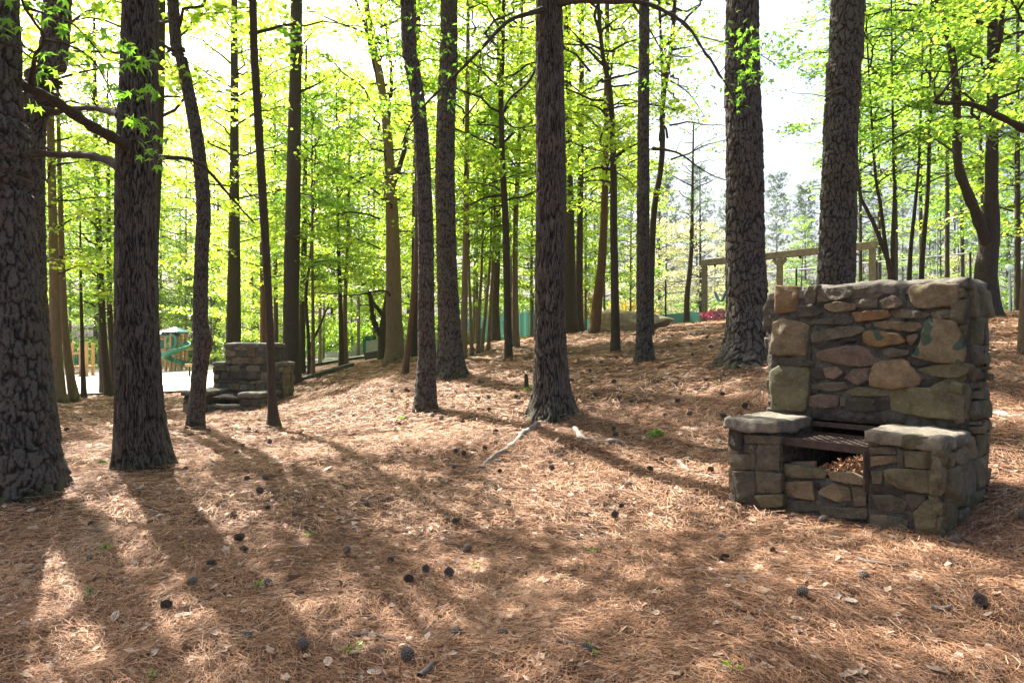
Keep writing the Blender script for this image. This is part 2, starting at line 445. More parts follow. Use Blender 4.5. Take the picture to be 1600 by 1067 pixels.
LAWN = simple("lawn", (.10, .17, .03), (.20, .28, .06), 2, .95, .8, .05)
ASPH = simple("pale_concrete", (.34, .33, .31), (.44, .43, .41), 2, .9, .3)
sheet("lawn", [(-75, 50), (-14, 50), (-8, 62), (-6, 110), (-95, 110)], .8, LAWN, .06)
sheet("playground_sand", [(-45, 20), (-13, 20), (-9.2, 24.5), (-9, 34), (-12, 54), (-60, 56)], .4, SAND, .10)
sheet("driveway", [(-14, 32), (-5, 31), (-4.5, 36), (-10, 40), (-16, 40)], .4, ASPH, .10)
sheet("grass_verge", [(10.5, 16.5), (30, 15), (40, 28), (20, 26), (11, 20)], .5, LAWN, .06)
sheet("tennis_court", [(2, 44), (22, 27), (45, 40), (20, 70), (-2, 66)], .8, simple("court_green", (.05, .13, .11), (.08, .18, .15), 1, .8, .1), .08)

# ------------------------------------------------------------------ trunks
def ring_radius(z, ctrl_z, ctrl_r): return np.interp(z, ctrl_z, ctrl_r)

def trunk_mesh(name, ctrl, kind, mat, seed, fine=None, flare=.5, sides=None, flare_h=.22):
    """ctrl: (x, y, z, r) from the base up, local to the base. kind pine / oak; fine: (arc, dz) cell size of a bark relief"""
    c = np.array(ctrl, float); H = c[-1, 2]
    if fine:
        arc, dz, ztop = fine
        zs = np.concatenate([np.arange(-.35, ztop, dz), np.arange(ztop, H, .3)])
    else:
        zs = np.concatenate([np.arange(-.3, min(1.0, H), .07), np.arange(1.0, H, .25)])
    zs = np.append(zs, H)
    if len(c) > 2:
        pp = curve(c[:, :3], 400); o = np.argsort(pp[:, 2]); pz = pp[o, 2]
        xs, ys = np.interp(zs, pz, pp[o, 0]), np.interp(zs, pz, pp[o, 1])
    else:
        xs, ys = np.interp(zs, c[:, 2], c[:, 0]), np.interp(zs, c[:, 2], c[:, 1])
    rs = np.interp(zs, c[:, 2], c[:, 3])
    rm = float(np.interp(1.0, c[:, 2], c[:, 3]))
    n = sides or (max(24, int(2 * math.pi * rm / fine[0])) if fine else 16)
    th = np.arange(n) / n * 2 * np.pi
    TH, ZZ = np.meshgrid(th, zs); RR = np.repeat(rs[:, None], n, 1)
    fl = np.exp(-np.maximum(ZZ, -.1) / flare_h)
    lob = .55 + .45 * np.cos(TH * 5 + seed) * np.cos(TH * 2 + seed * 2.3)
    RR = RR * (1 + flare * fl * (.35 + .9 * lob)) * (1 + .035 * np.sin(TH * 2 + seed + ZZ * .7) + .02 * np.sin(TH * 3 - ZZ * 1.3))
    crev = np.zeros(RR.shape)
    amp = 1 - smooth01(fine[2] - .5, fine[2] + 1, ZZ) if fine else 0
    if fine:
        RR = RR * .93
        def W(f, zf, sd): return vnoise(TH / (2 * np.pi) * f, ZZ * zf, seed=seed + sd, wrap=f) - .5
    if fine and kind == 'pine':
        cw = max(.042, min(.066, rm * .30)); nw = max(5, int(round(2 * math.pi * rm / cw)))
        u = TH / (2 * np.pi) * nw + W(9, 4, 0) * .9 + W(31, 17, 1) * .40
        v = ZZ / (cw * 2.0) + W(11, 5, 5) * .9 + W(37, 19, 6) * .35
        f1, f2, idr, dv = voronoi(u, v, seed, nw)
        eh = f2 - f1 + W(nw * 4, 45, 2) * .10
        t1, t2, idt, dt = voronoi(u + .37 + W(23, 9, 12) * .5, v * .28 + 3.1, seed + 21, nw)
        ev = t2 - t1 + W(nw * 4, 30, 13) * .12
        g1, g2, idr2, dv2 = voronoi(u * 3 + 7.3, v * 2 + .4, seed + 9, nw * 3)
        pv = smooth01(.02, .13, ev); phz = smooth01(.02, .14, eh); e2 = g2 - g1
        d = pv * .010 + phz * .016 + pv * phz * (.0 + (idr - .5) * .012 + (idt - .5) * .008 - dv * .008 + smooth01(.02, .12, e2) * .003 + (idr2 - .5) * .005) + (fbm(TH / (2 * np.pi) * 90, ZZ * 50, seed=seed) - .5) * .005
        RR = RR + (d - .010) * amp * min(1.0, rm / .2)
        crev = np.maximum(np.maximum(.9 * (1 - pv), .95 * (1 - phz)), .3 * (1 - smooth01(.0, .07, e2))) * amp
    elif fine:
        cw = .024; nw = max(8, int(round(2 * math.pi * rm / cw)))
        u = TH / (2 * np.pi) * nw + W(10, 2.2, 0) * 2.6 + W(26, 7, 1) * 1.3 + W(nw, 25, 4) * .35
        v = ZZ / .24 + W(nw, 3, 2) * 1.6 + W(13, 6, 3)
        f1, f2, idr, dv = voronoi(u, v, seed, nw)
        e = f2 - f1 + W(nw * 2, 30, 7) * .12
        pl = smooth01(.04, .34, e)
        d = pl * .020 + pl * (idr - .5) * .010 + (fbm(TH / (2 * np.pi) * 80, ZZ * 40, seed=seed) - .5) * .004
        RR = RR + (d - .004) * amp
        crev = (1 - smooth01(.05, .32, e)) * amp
    else:
        RR = RR * (1 + (vnoise(TH / (2 * np.pi) * 7, ZZ * 6, seed=seed, wrap=7) - .5) * .10)
    X = xs[:, None] + RR * np.cos(TH); Y = ys[:, None] + RR * np.sin(TH)
    V = np.stack([X.ravel(), Y.ravel(), ZZ.ravel()], 1)
    m = len(zs)
    i = np.arange(m - 1)[:, None] * n; j = np.arange(n)[None]; j2 = (j + 1) % n
    F = np.stack([i + j, i + j2, i + n + j2, i + n + j], -1).reshape(-1, 4)
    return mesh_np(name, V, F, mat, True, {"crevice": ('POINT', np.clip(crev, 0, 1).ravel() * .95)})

# ------------------------------------------------------------------ leaves and crowns
def kites(pos, size, seed, tilt=.6, droop=.25, narrow=.42):
    """one folded kite leaf per position"""
    g = np.random.default_rng(seed); n = len(pos)
    az = g.uniform(0, 2 * np.pi, n)
    nrm = np.stack([g.normal(0, tilt, n), g.normal(0, tilt, n), np.ones(n)], 1); nrm /= np.linalg.norm(nrm, axis=1)[:, None]
    d = np.stack([np.cos(az), np.sin(az), -droop + g.normal(0, .2, n)], 1)
    d -= (d * nrm).sum(1)[:, None] * nrm; d /= np.linalg.norm(d, axis=1)[:, None]
    s = np.cross(nrm, d); L = size * g.uniform(.65, 1.25, n)[:, None]
    p0 = pos; p2 = pos + d * L
    mid = pos + d * L * .42 + nrm * L * .06
    W = narrow
    V = np.stack([p0, mid + s * L * W, p2, mid - s * L * W], 1).reshape(-1, 3)
    b = np.arange(n)[:, None] * 4
    F = np.concatenate([b + np.array([[0, 2, 1]]), b + np.array([[0, 3, 2]])], 1).reshape(-1, 3)
    tint = np.repeat(np.clip(g.normal(.5, .30, n), 0, 1), 2)
    return V, F, tint

def hardwood_crown(seed, h0, h1, Rm, n_limb, per_twig, leaf, name, mat, twigs=7, sparse=0.0, low_flat=1.0, tight=1.0):
    """returns (leaf mesh, wood mesh); origin on the trunk axis at ground level"""
    g = np.random.default_rng(seed)
    WV, WF, nb = [], [], 0
    pos = []
    def addtube(pts, rad, n):
        nonlocal nb
        V, F = tube_np(pts, rad, n); WV.append(V); WF.append(F + nb); nb += len(V)
    az = g.uniform(0, 6.28)
    for i in range(n_limb):
        f = (i + g.uniform(0, 1)) / n_limb
        h = h0 + (h1 - h0) * f
        prof = (.55 + .45 * math.sin(min(1, f * 1.7) * math.pi / 2 + .2)) * (1 - .75 * max(0, f - .45) ** 1.2 / .55)
        L = Rm * prof * g.uniform(.6, 1.1)
        az += 2.4 + g.normal(0, .35)
        tt = np.linspace(0, 1, 9)
        rise = g.uniform(.15, .55) + f * .4
        side = np.cumsum(g.normal(0, .05, 9)) * L
        r = tt * L
        z = h + L * (rise * tt - (.28 + .1 * g.normal()) * tt ** 2) + np.cumsum(g.normal(0, .02, 9)) * L
        pts = np.stack([r * math.cos(az) - side * math.sin(az), r * math.sin(az) + side * math.cos(az), z], 1)
        addtube(pts, np.linspace(.012 + .009 * L, .004, 9), 5)
        for k in range(twigs):
            if g.random() < sparse: continue
            t0 = g.uniform(.22, 1.0); q = t0 * 8; a = int(min(7, q)); b0 = pts[a] + (pts[a + 1] - pts[a]) * (q - a)
            ta = az + g.choice([-1, 1]) * g.uniform(.3, 1.2)
            tl = L * g.uniform(.18, .42) * (1.15 - .5 * t0) + .12
            s = np.linspace(0, 1, 5)
            tp = b0 + np.stack([np.cos(ta + s * .3 * g.normal()) * s * tl, np.sin(ta + s * .2) * s * tl, (g.normal(.08, .15) * s - .18 * s ** 2) * tl], 1)
            addtube(tp, np.linspace(.006, .002, 5), 3)
            m = int(per_twig * (tl / (.3 * Rm) + .35))
            u = g.uniform(.05, 1.1, m); idx = np.clip((u * 4).astype(int), 0, 3)
            pp = tp[idx] + (tp[idx + 1] - tp[idx]) * (u * 4 - idx)[:, None]
            sp = (.10 + .11 * tl) * tight
            pos.append(pp + np.stack([g.normal(0, sp, m), g.normal(0, sp, m), g.normal(-.03, sp * .45 * low_flat, m)], 1))
    pos = np.concatenate(pos)
    V, F, ti = kites(pos, leaf, seed + 1)
    lm = mesh_np(name + "_leaves", V, F, mat, False, {"tint": ('FACE', ti)})
    WV = np.concatenate(WV); WF = np.concatenate(WF)
    wm = mesh_np(name + "_wood", WV, WF, TWIG, True)
    return lm, wm

def pine_crown(seed, h0, h1, Rm, n_limb, tufts, name, nw=.010, nl=.2, per=26, mat=None, spread=0.0):
    g = np.random.default_rng(seed)
    WV, WF, nb = [], [], 0; cen = []; dirs = []
    az = 0
    for i in range(n_limb):
        f = (i + g.uniform(0, 1)) / n_limb; h = h0 + (h1 - h0) * f
        L = Rm * (1 - .7 * f) * g.uniform(.55, 1.1); az += 2.4 + g.normal(0, .4)
        tt = np.linspace(0, 1, 6)
        z = h + L * (g.uniform(-.05, .35) * tt + .1 * tt ** 2)
        pts = np.stack([tt * L * math.cos(az), tt * L * math.sin(az), z], 1); pts[1:] += g.normal(0, .05 * L, (5, 3)) * .5
        V, F = tube_np(pts, np.linspace(.02 + .008 * L, .006, 6), 5); WV.append(V); WF.append(F + nb); nb += len(V)
        for k in range(tufts):
            t0 = g.uniform(.35, 1.05); b0 = pts[0] + (pts[-1] - pts[0]) * t0 + g.normal(0, .13 * L + spread, 3) * np.array([1, 1, .6])
            cen.append(b0); d = np.array([math.cos(az), math.sin(az), .5]) + g.normal(0, .6, 3); dirs.append(d / np.linalg.norm(d))
    cen = np.array(cen); dirs = np.array(dirs); n = len(cen)
    C = np.repeat(cen, per, 0); D = np.repeat(dirs, per, 0)
    dv = g.normal(0, 1, (n * per, 3)) + D * .7; dv /= np.linalg.norm(dv, axis=1)[:, None]
    C = C + D * g.uniform(-.12, .12, (n * per, 1))
    s = np.cross(dv, g.normal(0, 1, (n * per, 3))); s /= np.linalg.norm(s, axis=1)[:, None]
    L = nl * g.uniform(.7, 1.2, (n * per, 1))
    V = np.stack([C - s * nw, C + s * nw, C + dv * L], 1).reshape(-1, 3)
    F = np.arange(len(V)).reshape(-1, 3)
    lm = mesh_np(name + "_needles", V, F, mat or NEEDLE_G, False, {"tint": ('FACE', np.repeat(np.clip(g.normal(.5, .2, n), 0, 1), per))})
    wm = mesh_np(name + "_wood", np.concatenate(WV), np.concatenate(WF), TWIG, True)
    return lm, wm

CROWNS = {}
for i in range(5):
    CROWNS[f'spring{i}'] = hardwood_crown(100 + i, 2.4 - .2 * i, 13, 3.4, 36, 25, .13, f"spring_crown_{i}", LEAF_YG)
for i in range(2):
    CROWNS[f'green{i}'] = hardwood_crown(140 + i, 2.2, 15, 4.0, 40, 38, .12, f"green_crown_{i}", LEAF_G)
for i in range(2):
    CROWNS[f'slim{i}'] = hardwood_crown(160 + i, 2.4, 9, 1.7, 22, 26, .09, f"slim_crown_{i}", LEAF)
for i in range(2):
    CROWNS[f'upper{i}'] = hardwood_crown(240 + i, 4.8, 14, 3.8, 32, 26, .12, f"upper_crown_{i}", LEAF_G)
CROWNS['sparse'] = hardwood_crown(171, 2.4, 12, 3.6, 24, 16, .09, "sparse_crown", LEAF_G, sparse=.3)
for i in range(3):
    CROWNS[f'high{i}'] = hardwood_crown(180 + i, 5.2, 14, 3.6, 24, 17, .12, f"high_crown_{i}", LEAF, sparse=.38, tight=.62)
for i in range(3):
    CROWNS[f'low{i}'] = hardwood_crown(230 + i, .7, 7.5, 3.2, 30, 27, .13, f"low_crown_{i}", LEAF_YG)
CROWNS['pale'] = hardwood_crown(190, .9, 8.5, 4.6, 40, 34, .12, "pale_crown", LEAF_PALE)
for i in range(3):
    CROWNS[f'pine{i}'] = pine_crown(200 + i, 11, 19, 2.6, 22, 6, f"pine_crown_{i}")
for i in range(2):
    CROWNS[f'farpine{i}'] = pine_crown(210 + i, 4.5, 16 + 2 * i, 2.5 + .5 * i, 46, 30, f"far_pine_crown_{i}", nw=.016, nl=.22, per=16, spread=.16)

def add_crown(root, key, dx=0, dy=0, dz=0, rz=None, s=1.0, sz=None):
    lm, wm = CROWNS[key]
    rz = R.uniform(0, 6.28) if rz is None else rz
    c = link("crown", lm, root, (dx, dy, dz), (0, 0, rz), (s, s, sz or s), kind="stuff")
    b = link("branchwork", wm, root, (dx, dy, dz), (0, 0, rz), (s, s, sz or s), kind="stuff")
    return c

def tree(name, label, d, pts, mat, kind='oak', H=15, fine=None, flare=.45, group=None, sides=None, crown=None, cat="tree", sink=.0, flare_h=.22, lean=.4):
    """pts: (px, py, width in px) from the base up; the trunk stands at distance d"""
    bx, by = (pts[0][0] - CX) / FPX * d, d
    bz = gz(bx, by) - sink
    root = empty(name, (bx, by, bz), label=label, cat=cat, group=group)
    ctrl = []
    for i, (px, py, wd) in enumerate(pts):
        q = P(px, py, d); z = 0 if i == 0 else q.z - bz
        ctrl.append((q.x - bx, 0, z, wd / 2 / FPX * d))
    c0 = ctrl[0]; ctrl.insert(0, (c0[0], 0, -.5, c0[3] * 1.05))
    a, b = ctrl[-2], ctrl[-1]
    if H > b[2] + .5:
        sl = max(-.15, min(.15, (b[0] - a[0]) / max(.3, b[2] - a[2]))) * lean
        ctrl.append((b[0] + sl * (H - b[2]), 0, H, max(.012, b[3] * .35)))
    me = trunk_mesh("trunk", ctrl, kind, mat, abs(hash((int(pts[0][0]), int(d * 10)))) % 997, fine, flare, sides, flare_h)
    link("trunk", me, root)
    if crown:
        for cr in (crown if isinstance(crown, list) else [crown]):
            key, s, dz = cr
            h = dz + 6 * s
            x = np.interp(h, [q[2] for q in ctrl], [q[0] for q in ctrl])
            add_crown(root, key, dx=float(x), dz=dz, s=s)
    root["_h"] = H
    del root["_h"]
    return root

def limb(root, d0, pix, r0, r1, n=24, sides=8, name="branch", label=None, twigs=True):
    """a limb through pixels (px, py, distance), as a part of its tree, with side twigs as its sub-parts"""
    pts = [P(px, py, dd) - root.location for px, py, dd in pix]
    c = curve(pts, n)
    c[1:-1] += np.cumsum(rng.normal(0, .0035, (n - 2, 3)), 0) * .6
    rad = np.linspace(r0, r1, n) * (1 + .12 * np.sin(np.arange(n) * 1.9)) + min(r0 * .6, .02) * np.exp(-np.arange(n) / n * 16)
    V, F = tube_np(c, rad, sides)
    V += (fbm(V[:, 0] * 18, V[:, 1] * 18, V[:, 2] * 18, seed=5)[:, None] - .5) * r0 * .6
    o = link(name, mesh_np(name, V, F, TWIG), root)
    L = np.linalg.norm(np.diff(c, axis=0), axis=1).sum()
    for k in range(min(9, int(L * 4.5)) if twigs else 0):
        i = int(rng.integers(n // 4, n - 1)); t = c[i] - c[i - 1]; t /= np.linalg.norm(t) + 1e-9
        dv = t * .5 + rng.normal(0, .6, 3) + np.array([0, 0, .15]); dv /= np.linalg.norm(dv)
        l = L * rng.uniform(.08, .22); q = np.linspace(0, 1, 6)[:, None]
        tp = c[i] + dv * q * l + rng.normal(0, .18 * l, 3) * q ** 2
        V2, F2 = tube_np(tp, np.linspace(max(.0022, rad[i] * .35), .0015, 6), 5)
        link("twig", mesh_np("twig", V2, F2, TWIG), o)
    return o, c

# near trunks --------------------------------------------------------
PF = (.012, .014, 5.2)
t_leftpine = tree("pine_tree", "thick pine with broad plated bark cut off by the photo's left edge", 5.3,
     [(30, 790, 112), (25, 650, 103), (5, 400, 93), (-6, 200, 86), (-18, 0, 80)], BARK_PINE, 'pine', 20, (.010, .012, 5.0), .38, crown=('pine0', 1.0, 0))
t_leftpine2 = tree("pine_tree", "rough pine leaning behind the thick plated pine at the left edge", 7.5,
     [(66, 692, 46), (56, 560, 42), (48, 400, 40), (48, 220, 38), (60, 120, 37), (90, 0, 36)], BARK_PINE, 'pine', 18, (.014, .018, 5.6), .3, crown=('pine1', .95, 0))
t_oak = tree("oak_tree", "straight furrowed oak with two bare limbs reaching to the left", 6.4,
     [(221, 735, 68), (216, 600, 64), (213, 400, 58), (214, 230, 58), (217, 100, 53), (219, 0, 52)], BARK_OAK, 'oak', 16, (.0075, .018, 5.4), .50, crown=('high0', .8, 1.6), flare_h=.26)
t_back = tree("oak_tree", "slim dark trunk half hidden behind the straight furrowed oak", 10.5,
     [(232, 650, 20), (238, 400, 18), (246, 200, 17), (250, 0, 16)], BARK_OAK_FAR, 'oak', 15, crown=('spring1', .8, 3.0))
t_knob = tree("gum_tree", "slender dark tree with a knobby swelling, leaning in front of far stone grill", 9.0,
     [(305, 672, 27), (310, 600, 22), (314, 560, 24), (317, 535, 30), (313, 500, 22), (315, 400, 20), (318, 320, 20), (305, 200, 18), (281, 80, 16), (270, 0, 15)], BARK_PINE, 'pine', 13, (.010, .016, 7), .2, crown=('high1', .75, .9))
t_thin = tree("gum_tree", "very thin dark tree curving up past the far stone grill's corner", 9.3,
     [(428, 674, 20), (425, 620, 13), (421, 500, 12), (413, 350, 13), (401, 150, 12), (395, 0, 11)], BARK_OAK_FAR, 'oak', 12, crown=('high2', .9, .6), flare=.6, flare_h=.08)
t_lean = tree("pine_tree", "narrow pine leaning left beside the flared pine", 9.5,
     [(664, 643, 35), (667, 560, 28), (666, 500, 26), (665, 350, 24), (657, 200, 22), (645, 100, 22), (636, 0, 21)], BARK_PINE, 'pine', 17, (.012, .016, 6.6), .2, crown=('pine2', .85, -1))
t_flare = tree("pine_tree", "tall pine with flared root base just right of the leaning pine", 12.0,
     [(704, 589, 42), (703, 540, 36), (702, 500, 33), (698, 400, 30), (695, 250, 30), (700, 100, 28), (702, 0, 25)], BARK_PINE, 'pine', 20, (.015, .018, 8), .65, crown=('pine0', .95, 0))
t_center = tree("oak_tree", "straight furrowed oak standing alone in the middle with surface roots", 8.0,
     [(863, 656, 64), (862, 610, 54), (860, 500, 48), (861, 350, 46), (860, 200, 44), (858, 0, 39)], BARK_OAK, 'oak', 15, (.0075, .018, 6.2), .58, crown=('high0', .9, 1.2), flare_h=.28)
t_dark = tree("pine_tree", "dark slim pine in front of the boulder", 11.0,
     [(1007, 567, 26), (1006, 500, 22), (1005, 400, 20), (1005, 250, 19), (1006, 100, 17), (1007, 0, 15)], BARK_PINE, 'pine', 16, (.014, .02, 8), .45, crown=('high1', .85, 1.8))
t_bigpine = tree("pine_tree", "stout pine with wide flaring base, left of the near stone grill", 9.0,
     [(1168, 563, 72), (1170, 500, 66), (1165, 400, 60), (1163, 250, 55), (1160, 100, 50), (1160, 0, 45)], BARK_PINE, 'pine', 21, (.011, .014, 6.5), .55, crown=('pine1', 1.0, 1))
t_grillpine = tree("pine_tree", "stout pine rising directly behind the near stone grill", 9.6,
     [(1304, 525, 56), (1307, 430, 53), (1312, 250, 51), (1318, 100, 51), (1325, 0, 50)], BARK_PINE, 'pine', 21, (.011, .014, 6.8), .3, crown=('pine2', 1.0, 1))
t_fork = tree("oak_tree", "dark forked tree at right behind the near stone grill", 13.0,
     [(1542, 497, 36), (1541, 430, 30), (1546, 370, 27), (1549, 300, 18), (1551, 150, 16), (1551, 0, 14)], BARK_PINE_FAR, 'oak', 14, crown=('green1', .85, .9), sides=24)
limb(t_fork, 13, [(1543, 385, 13), (1530, 345, 12.9), (1512, 300, 12.8), (1497, 250, 12.7), (1497, 160, 12.7), (1489, 80, 12.6), (1468, 0, 12.5), (1450, -80, 12.4)], .105, .045, 30, 10)
limb(t_fork, 13, [(1549, 100, 13), (1562, 60, 12.6), (1567, 10, 12.4), (1590, -60, 12.0)], .06, .03)
tree("gum_tree", "mossy small trunk at the photo's right edge", 8.0, [(1599, 557, 15), (1600, 480, 12), (1606, 400, 11), (1625, 200, 10)], BARK_TAN, 'oak', 7, crown=('slim0', .8, .6), flare=.2)

MID = [  # name, label, distance, points, material, kind, height, crown
    ("pine_tree", "dark straight pine just behind the far stone grill", 18.0, [(456, 603, 30), (455, 540, 25), (456, 400, 23), (460, 200, 20), (463, 0, 18)], BARK_PINE_FAR, 'pine', 20, ('pine1', 1, 1)),
    ("oak_tree", "brown oak rising behind the top of the far stone grill", 22.0, [(364, 596, 24), (365, 500, 21), (366, 300, 15), (366, 100, 11), (366, 0, 9)], BARK_OAK_FAR, 'oak', 16, ('spring0', 1, 1.5)),
    ("oak_tree", "pale tan barked oak standing by the driveway", 19.0, [(617, 568, 30), (616, 500, 25), (613, 350, 20), (606, 220, 15), (594, 120, 12), (574, 20, 9)], BARK_TAN, 'oak', 13, ('spring3', 1, 1.2)),
    ("oak_tree", "dark low forked tree left of the pale tan oak", 23.0, [(598, 563, 15), (598, 520, 13), (604, 470, 8), (610, 420, 6)], BARK_OAK_FAR, 'oak', 6, ('spring1', .6, .8)),
    ("pine_tree", "thin reddish leaning pine between pale oak and leaning pine", 13.0, [(633, 588, 11), (640, 520, 9), (647, 450, 9), (652, 350, 8), (650, 200, 7), (648, 60, 6)], BARK_RED, 'pine', 11, ('slim1', .8, 3)),
    ("pine_tree", "grey pine partly hidden behind the thin reddish pine", 20.0, [(651, 553, 18), (650, 450, 15), (650, 300, 12), (652, 150, 10)], BARK_PINE_FAR, 'pine', 17, ('pine0', .8, 1)),
    ("gum_tree", "thin brown tree just right of the flared pine", 16.0, [(724, 553, 11), (727, 400, 9), (729, 250, 8), (731, 80, 6)], BARK_TAN, 'oak', 11, ('spring4', .7, 1.5)),
    ("pine_tree", "grey pine before the green court screen", 24.0, [(774, 534, 17), (774, 480, 12), (776, 420, 11), (778, 300, 10)], BARK_PINE_FAR, 'pine', 16, ('spring0', .9, 2)),
    ("gum_tree", "slim straight brown tree left of the lone middle oak", 15.0, [(795, 563, 13), (793, 480, 12), (790, 350, 11), (785, 250, 9), (783, 150, 8), (786, 60, 6)], BARK_OAK_FAR, 'oak', 12, ('spring2', .85, 1.6)),
    ("gum_tree", "slim pale trunk directly behind the slim straight brown tree", 18.0, [(806, 541, 12), (805, 450, 9), (806, 330, 8), (812, 200, 6)], BARK_TAN, 'oak', 11, ('spring3', .8, 2)),
    ("pine_tree", "dark pine just right of the lone middle oak", 22.0, [(891, 522, 26), (890, 450, 20), (889, 350, 17), (887, 200, 15)], BARK_PINE_FAR, 'pine', 18, ('pine2', .9, 1)),
    ("pine_tree", "narrower pine paired with the dark pine right of the middle oak", 23.0, [(905, 521, 15), (905, 450, 12), (906, 350, 10), (908, 200, 9)], BARK_PINE_FAR, 'pine', 17, ('spring4', .9, 2)),
    ("pine_tree", "reddish pine leaning right at the boulder's tip", 20.0, [(929, 522, 18), (935, 460, 15), (941, 400, 13), (945, 300, 11), (947, 200, 9)], BARK_RED, 'pine', 15, ('spring1', .8, 2)),
    ("gum_tree", "smooth slim grey tree in front of the boulder", 13.0, [(962, 553, 15), (961, 470, 13), (959, 350, 12), (958, 240, 10), (953, 140, 8), (938, 50, 6)], BARK_OAK_FAR, 'oak', 10, ('spring0', .7, 1.6)),
    ("gum_tree", "curved tree with twin upright stems behind the dark slim pine", 16.0, [(1016, 545, 12), (1017, 440, 11), (1022, 330, 10), (1034, 250, 9), (1036, 160, 8), (1052, 40, 6)], BARK_OAK_FAR, 'oak', 11, ('sparse', .8, 2)),
    ("gum_tree", "small slim tree between boulder and wooden swing frame", 24.0, [(1073, 506, 9), (1074, 460, 8), (1079, 410, 7), (1081, 360, 6)], BARK_OAK_FAR, 'oak', 7, ('sparse', .55, .9)),
    ("oak_tree", "grey oak at the edge of the sand, nearer of the two beside left pine", 16.0, [(90, 631, 24), (87, 560, 18), (85, 450, 14), (82, 330, 12), (78, 150, 10)], BARK_TAN, 'oak', 13, ('spring1', .9, 1.0)),
    ("gum_tree", "trunk slanting left beside the grey oak at the sand's edge", 16.5, [(116, 628, 15), (110, 590, 12), (104, 540, 11), (98, 450, 9)], BARK_TAN, 'oak', 9, ('slim0', .9, 1)),
    ("gum_tree", "thin sapling trunk in front of the small play tower", 19.0, [(131, 618, 8), (129, 570, 6), (128, 520, 5), (126, 440, 4)], BARK_OAK_FAR, 'oak', 6, ('slim1', .8, .2)),
    ("oak_tree", "dark leaning tree at the sand's edge left of straight oak", 20.0, [(170, 622, 14), (164, 560, 11), (160, 500, 10), (156, 420, 9), (150, 250, 8)], BARK_OAK_FAR, 'oak', 12, ('spring2', .9, .4)),
    ("gum_tree", "trunk leaning behind the dark tree at the sand's edge", 21.0, [(181, 611, 12), (176, 570, 9), (172, 500, 8), (170, 400, 7)], BARK_OAK_FAR, 'oak', 10, ('slim0', 1, .6)),
    ("gum_tree", "short straight trunk on the sand's edge beside dark leaning tree", 22.0, [(159, 610, 8), (158, 560, 6), (157, 500, 5)], BARK_OAK_FAR, 'oak', 7, ('slim1', .9, .4)),
    ("pine_tree", "brown trunk seen between far stone grill and its dark pine", 26.0, [(411, 585, 11), (411, 500, 9), (410, 380, 8), (408, 200, 7)], BARK_RED, 'pine', 14, ('spring4', .95, 1.5)),
    ("gum_tree", "thin trunk just left of the dark straight pine behind far grill", 28.0, [(431, 582, 8), (431, 500, 7), (430, 380, 6)], BARK_OAK_FAR, 'oak', 12, ('spring3', .9, 1)),
    ("gum_tree", "dark stem of the close pair beside the driveway", 24.0, [(533, 571, 8), (533, 520, 7), (531, 450, 6), (528, 350, 5)], BARK_OAK_FAR, 'oak', 10, ('spring0', .8, .3)),
    ("gum_tree", "grey stem of the close pair beside the driveway", 24.3, [(540, 571, 9), (539, 520, 8), (540, 450, 6), (544, 350, 5)], BARK_TAN, 'oak', 10, ('slim1', 1, .6)),
    ("gum_tree", "thin pale sapling right of the dark pine behind far grill", 19.0, [(489, 586, 7), (489, 500, 5), (488, 400, 4)], BARK_TAN, 'oak', 7, ('slim0', .9, .4)),
    ("gum_tree", "leaning dark sapling beside the thin pale sapling", 20.0, [(483, 580, 6), (482, 530, 5), (478, 460, 5), (486, 390, 4)], BARK_OAK_FAR, 'oak', 7, ('slim1', .9, .3)),
    ("gum_tree", "broader grey trunk left of the thin saplings by the lawn", 25.0, [(471, 578, 13), (472, 520, 10), (473, 450, 9), (476, 330, 8)], BARK_OAK_FAR, 'oak', 12, ('spring2', .95, .6)),
]
ROOTS = {}
for nm, lb, d, pts, mat, kd, H, cr in MID:
    ROOTS[lb] = tree(nm, lb, d, pts, mat, kd, H, None, .22, None, 18, cr)
for i, (a, b_, c, d) in enumerate([((737, 548), (735, 480), (733, 420), 17.0), ((747, 546), (749, 480), (753, 410), 17.3), ((753, 544), (760, 470), (766, 400), 17.8), ((763, 541), (767, 470), (771, 390), 18.2)]):
    tree("sapling", ["leftmost bare stem of the sapling clump before green court screen", "second stem from left in the sapling clump before court screen",
         "third stem, slanting right, in the sapling clump before court screen", "rightmost stem of the sapling clump before the court screen"][i], d,
         [(*a, 6), (*b_, 5), (*c, 4)], BARK_TAN, 'oak', 6, None, .3, "saplings before the court screen", 10, ('slim%d' % (i % 2), .7, .6))
for i, (ps, d) in enumerate([(([1397, 440, 8], [1385, 400, 7], [1362, 340, 6], [1341, 280, 5]), 14.0), (([1391, 436, 7], [1383, 380, 6], [1376, 320, 5], [1366, 250, 4]), 14.3), (([1396, 436, 7], [1395, 380, 6], [1398, 300, 5], [1396, 240, 4]), 14.1),
                             (([1421, 432, 7], [1424, 380, 6], [1431, 310, 5], [1437, 230, 4]), 14.4), (([1440, 430, 8], [1443, 380, 7], [1449, 310, 6], [1452, 230, 5]), 14.2)]):
    b0 = list(ps[0]); b0[1] = 500
    tree("sapling", ["slanting stem of the sapling clump behind near grill, farthest left", "second stem of the sapling clump behind the near grill", "upright middle stem of the sapling clump behind near grill",
         "fourth stem of the sapling clump behind the near grill", "thickest stem of the sapling clump behind near grill, farthest right"][i], d,
         [tuple(b0)] + [tuple(q) for q in ps], BARK_OAK_FAR, 'oak', 7, None, .2, "saplings behind the near grill", 10, (['slim0', 'sparse', 'slim1', 'sparse', 'slim0'][i], [.8, .55, .85, .55, .8][i], 1.2))

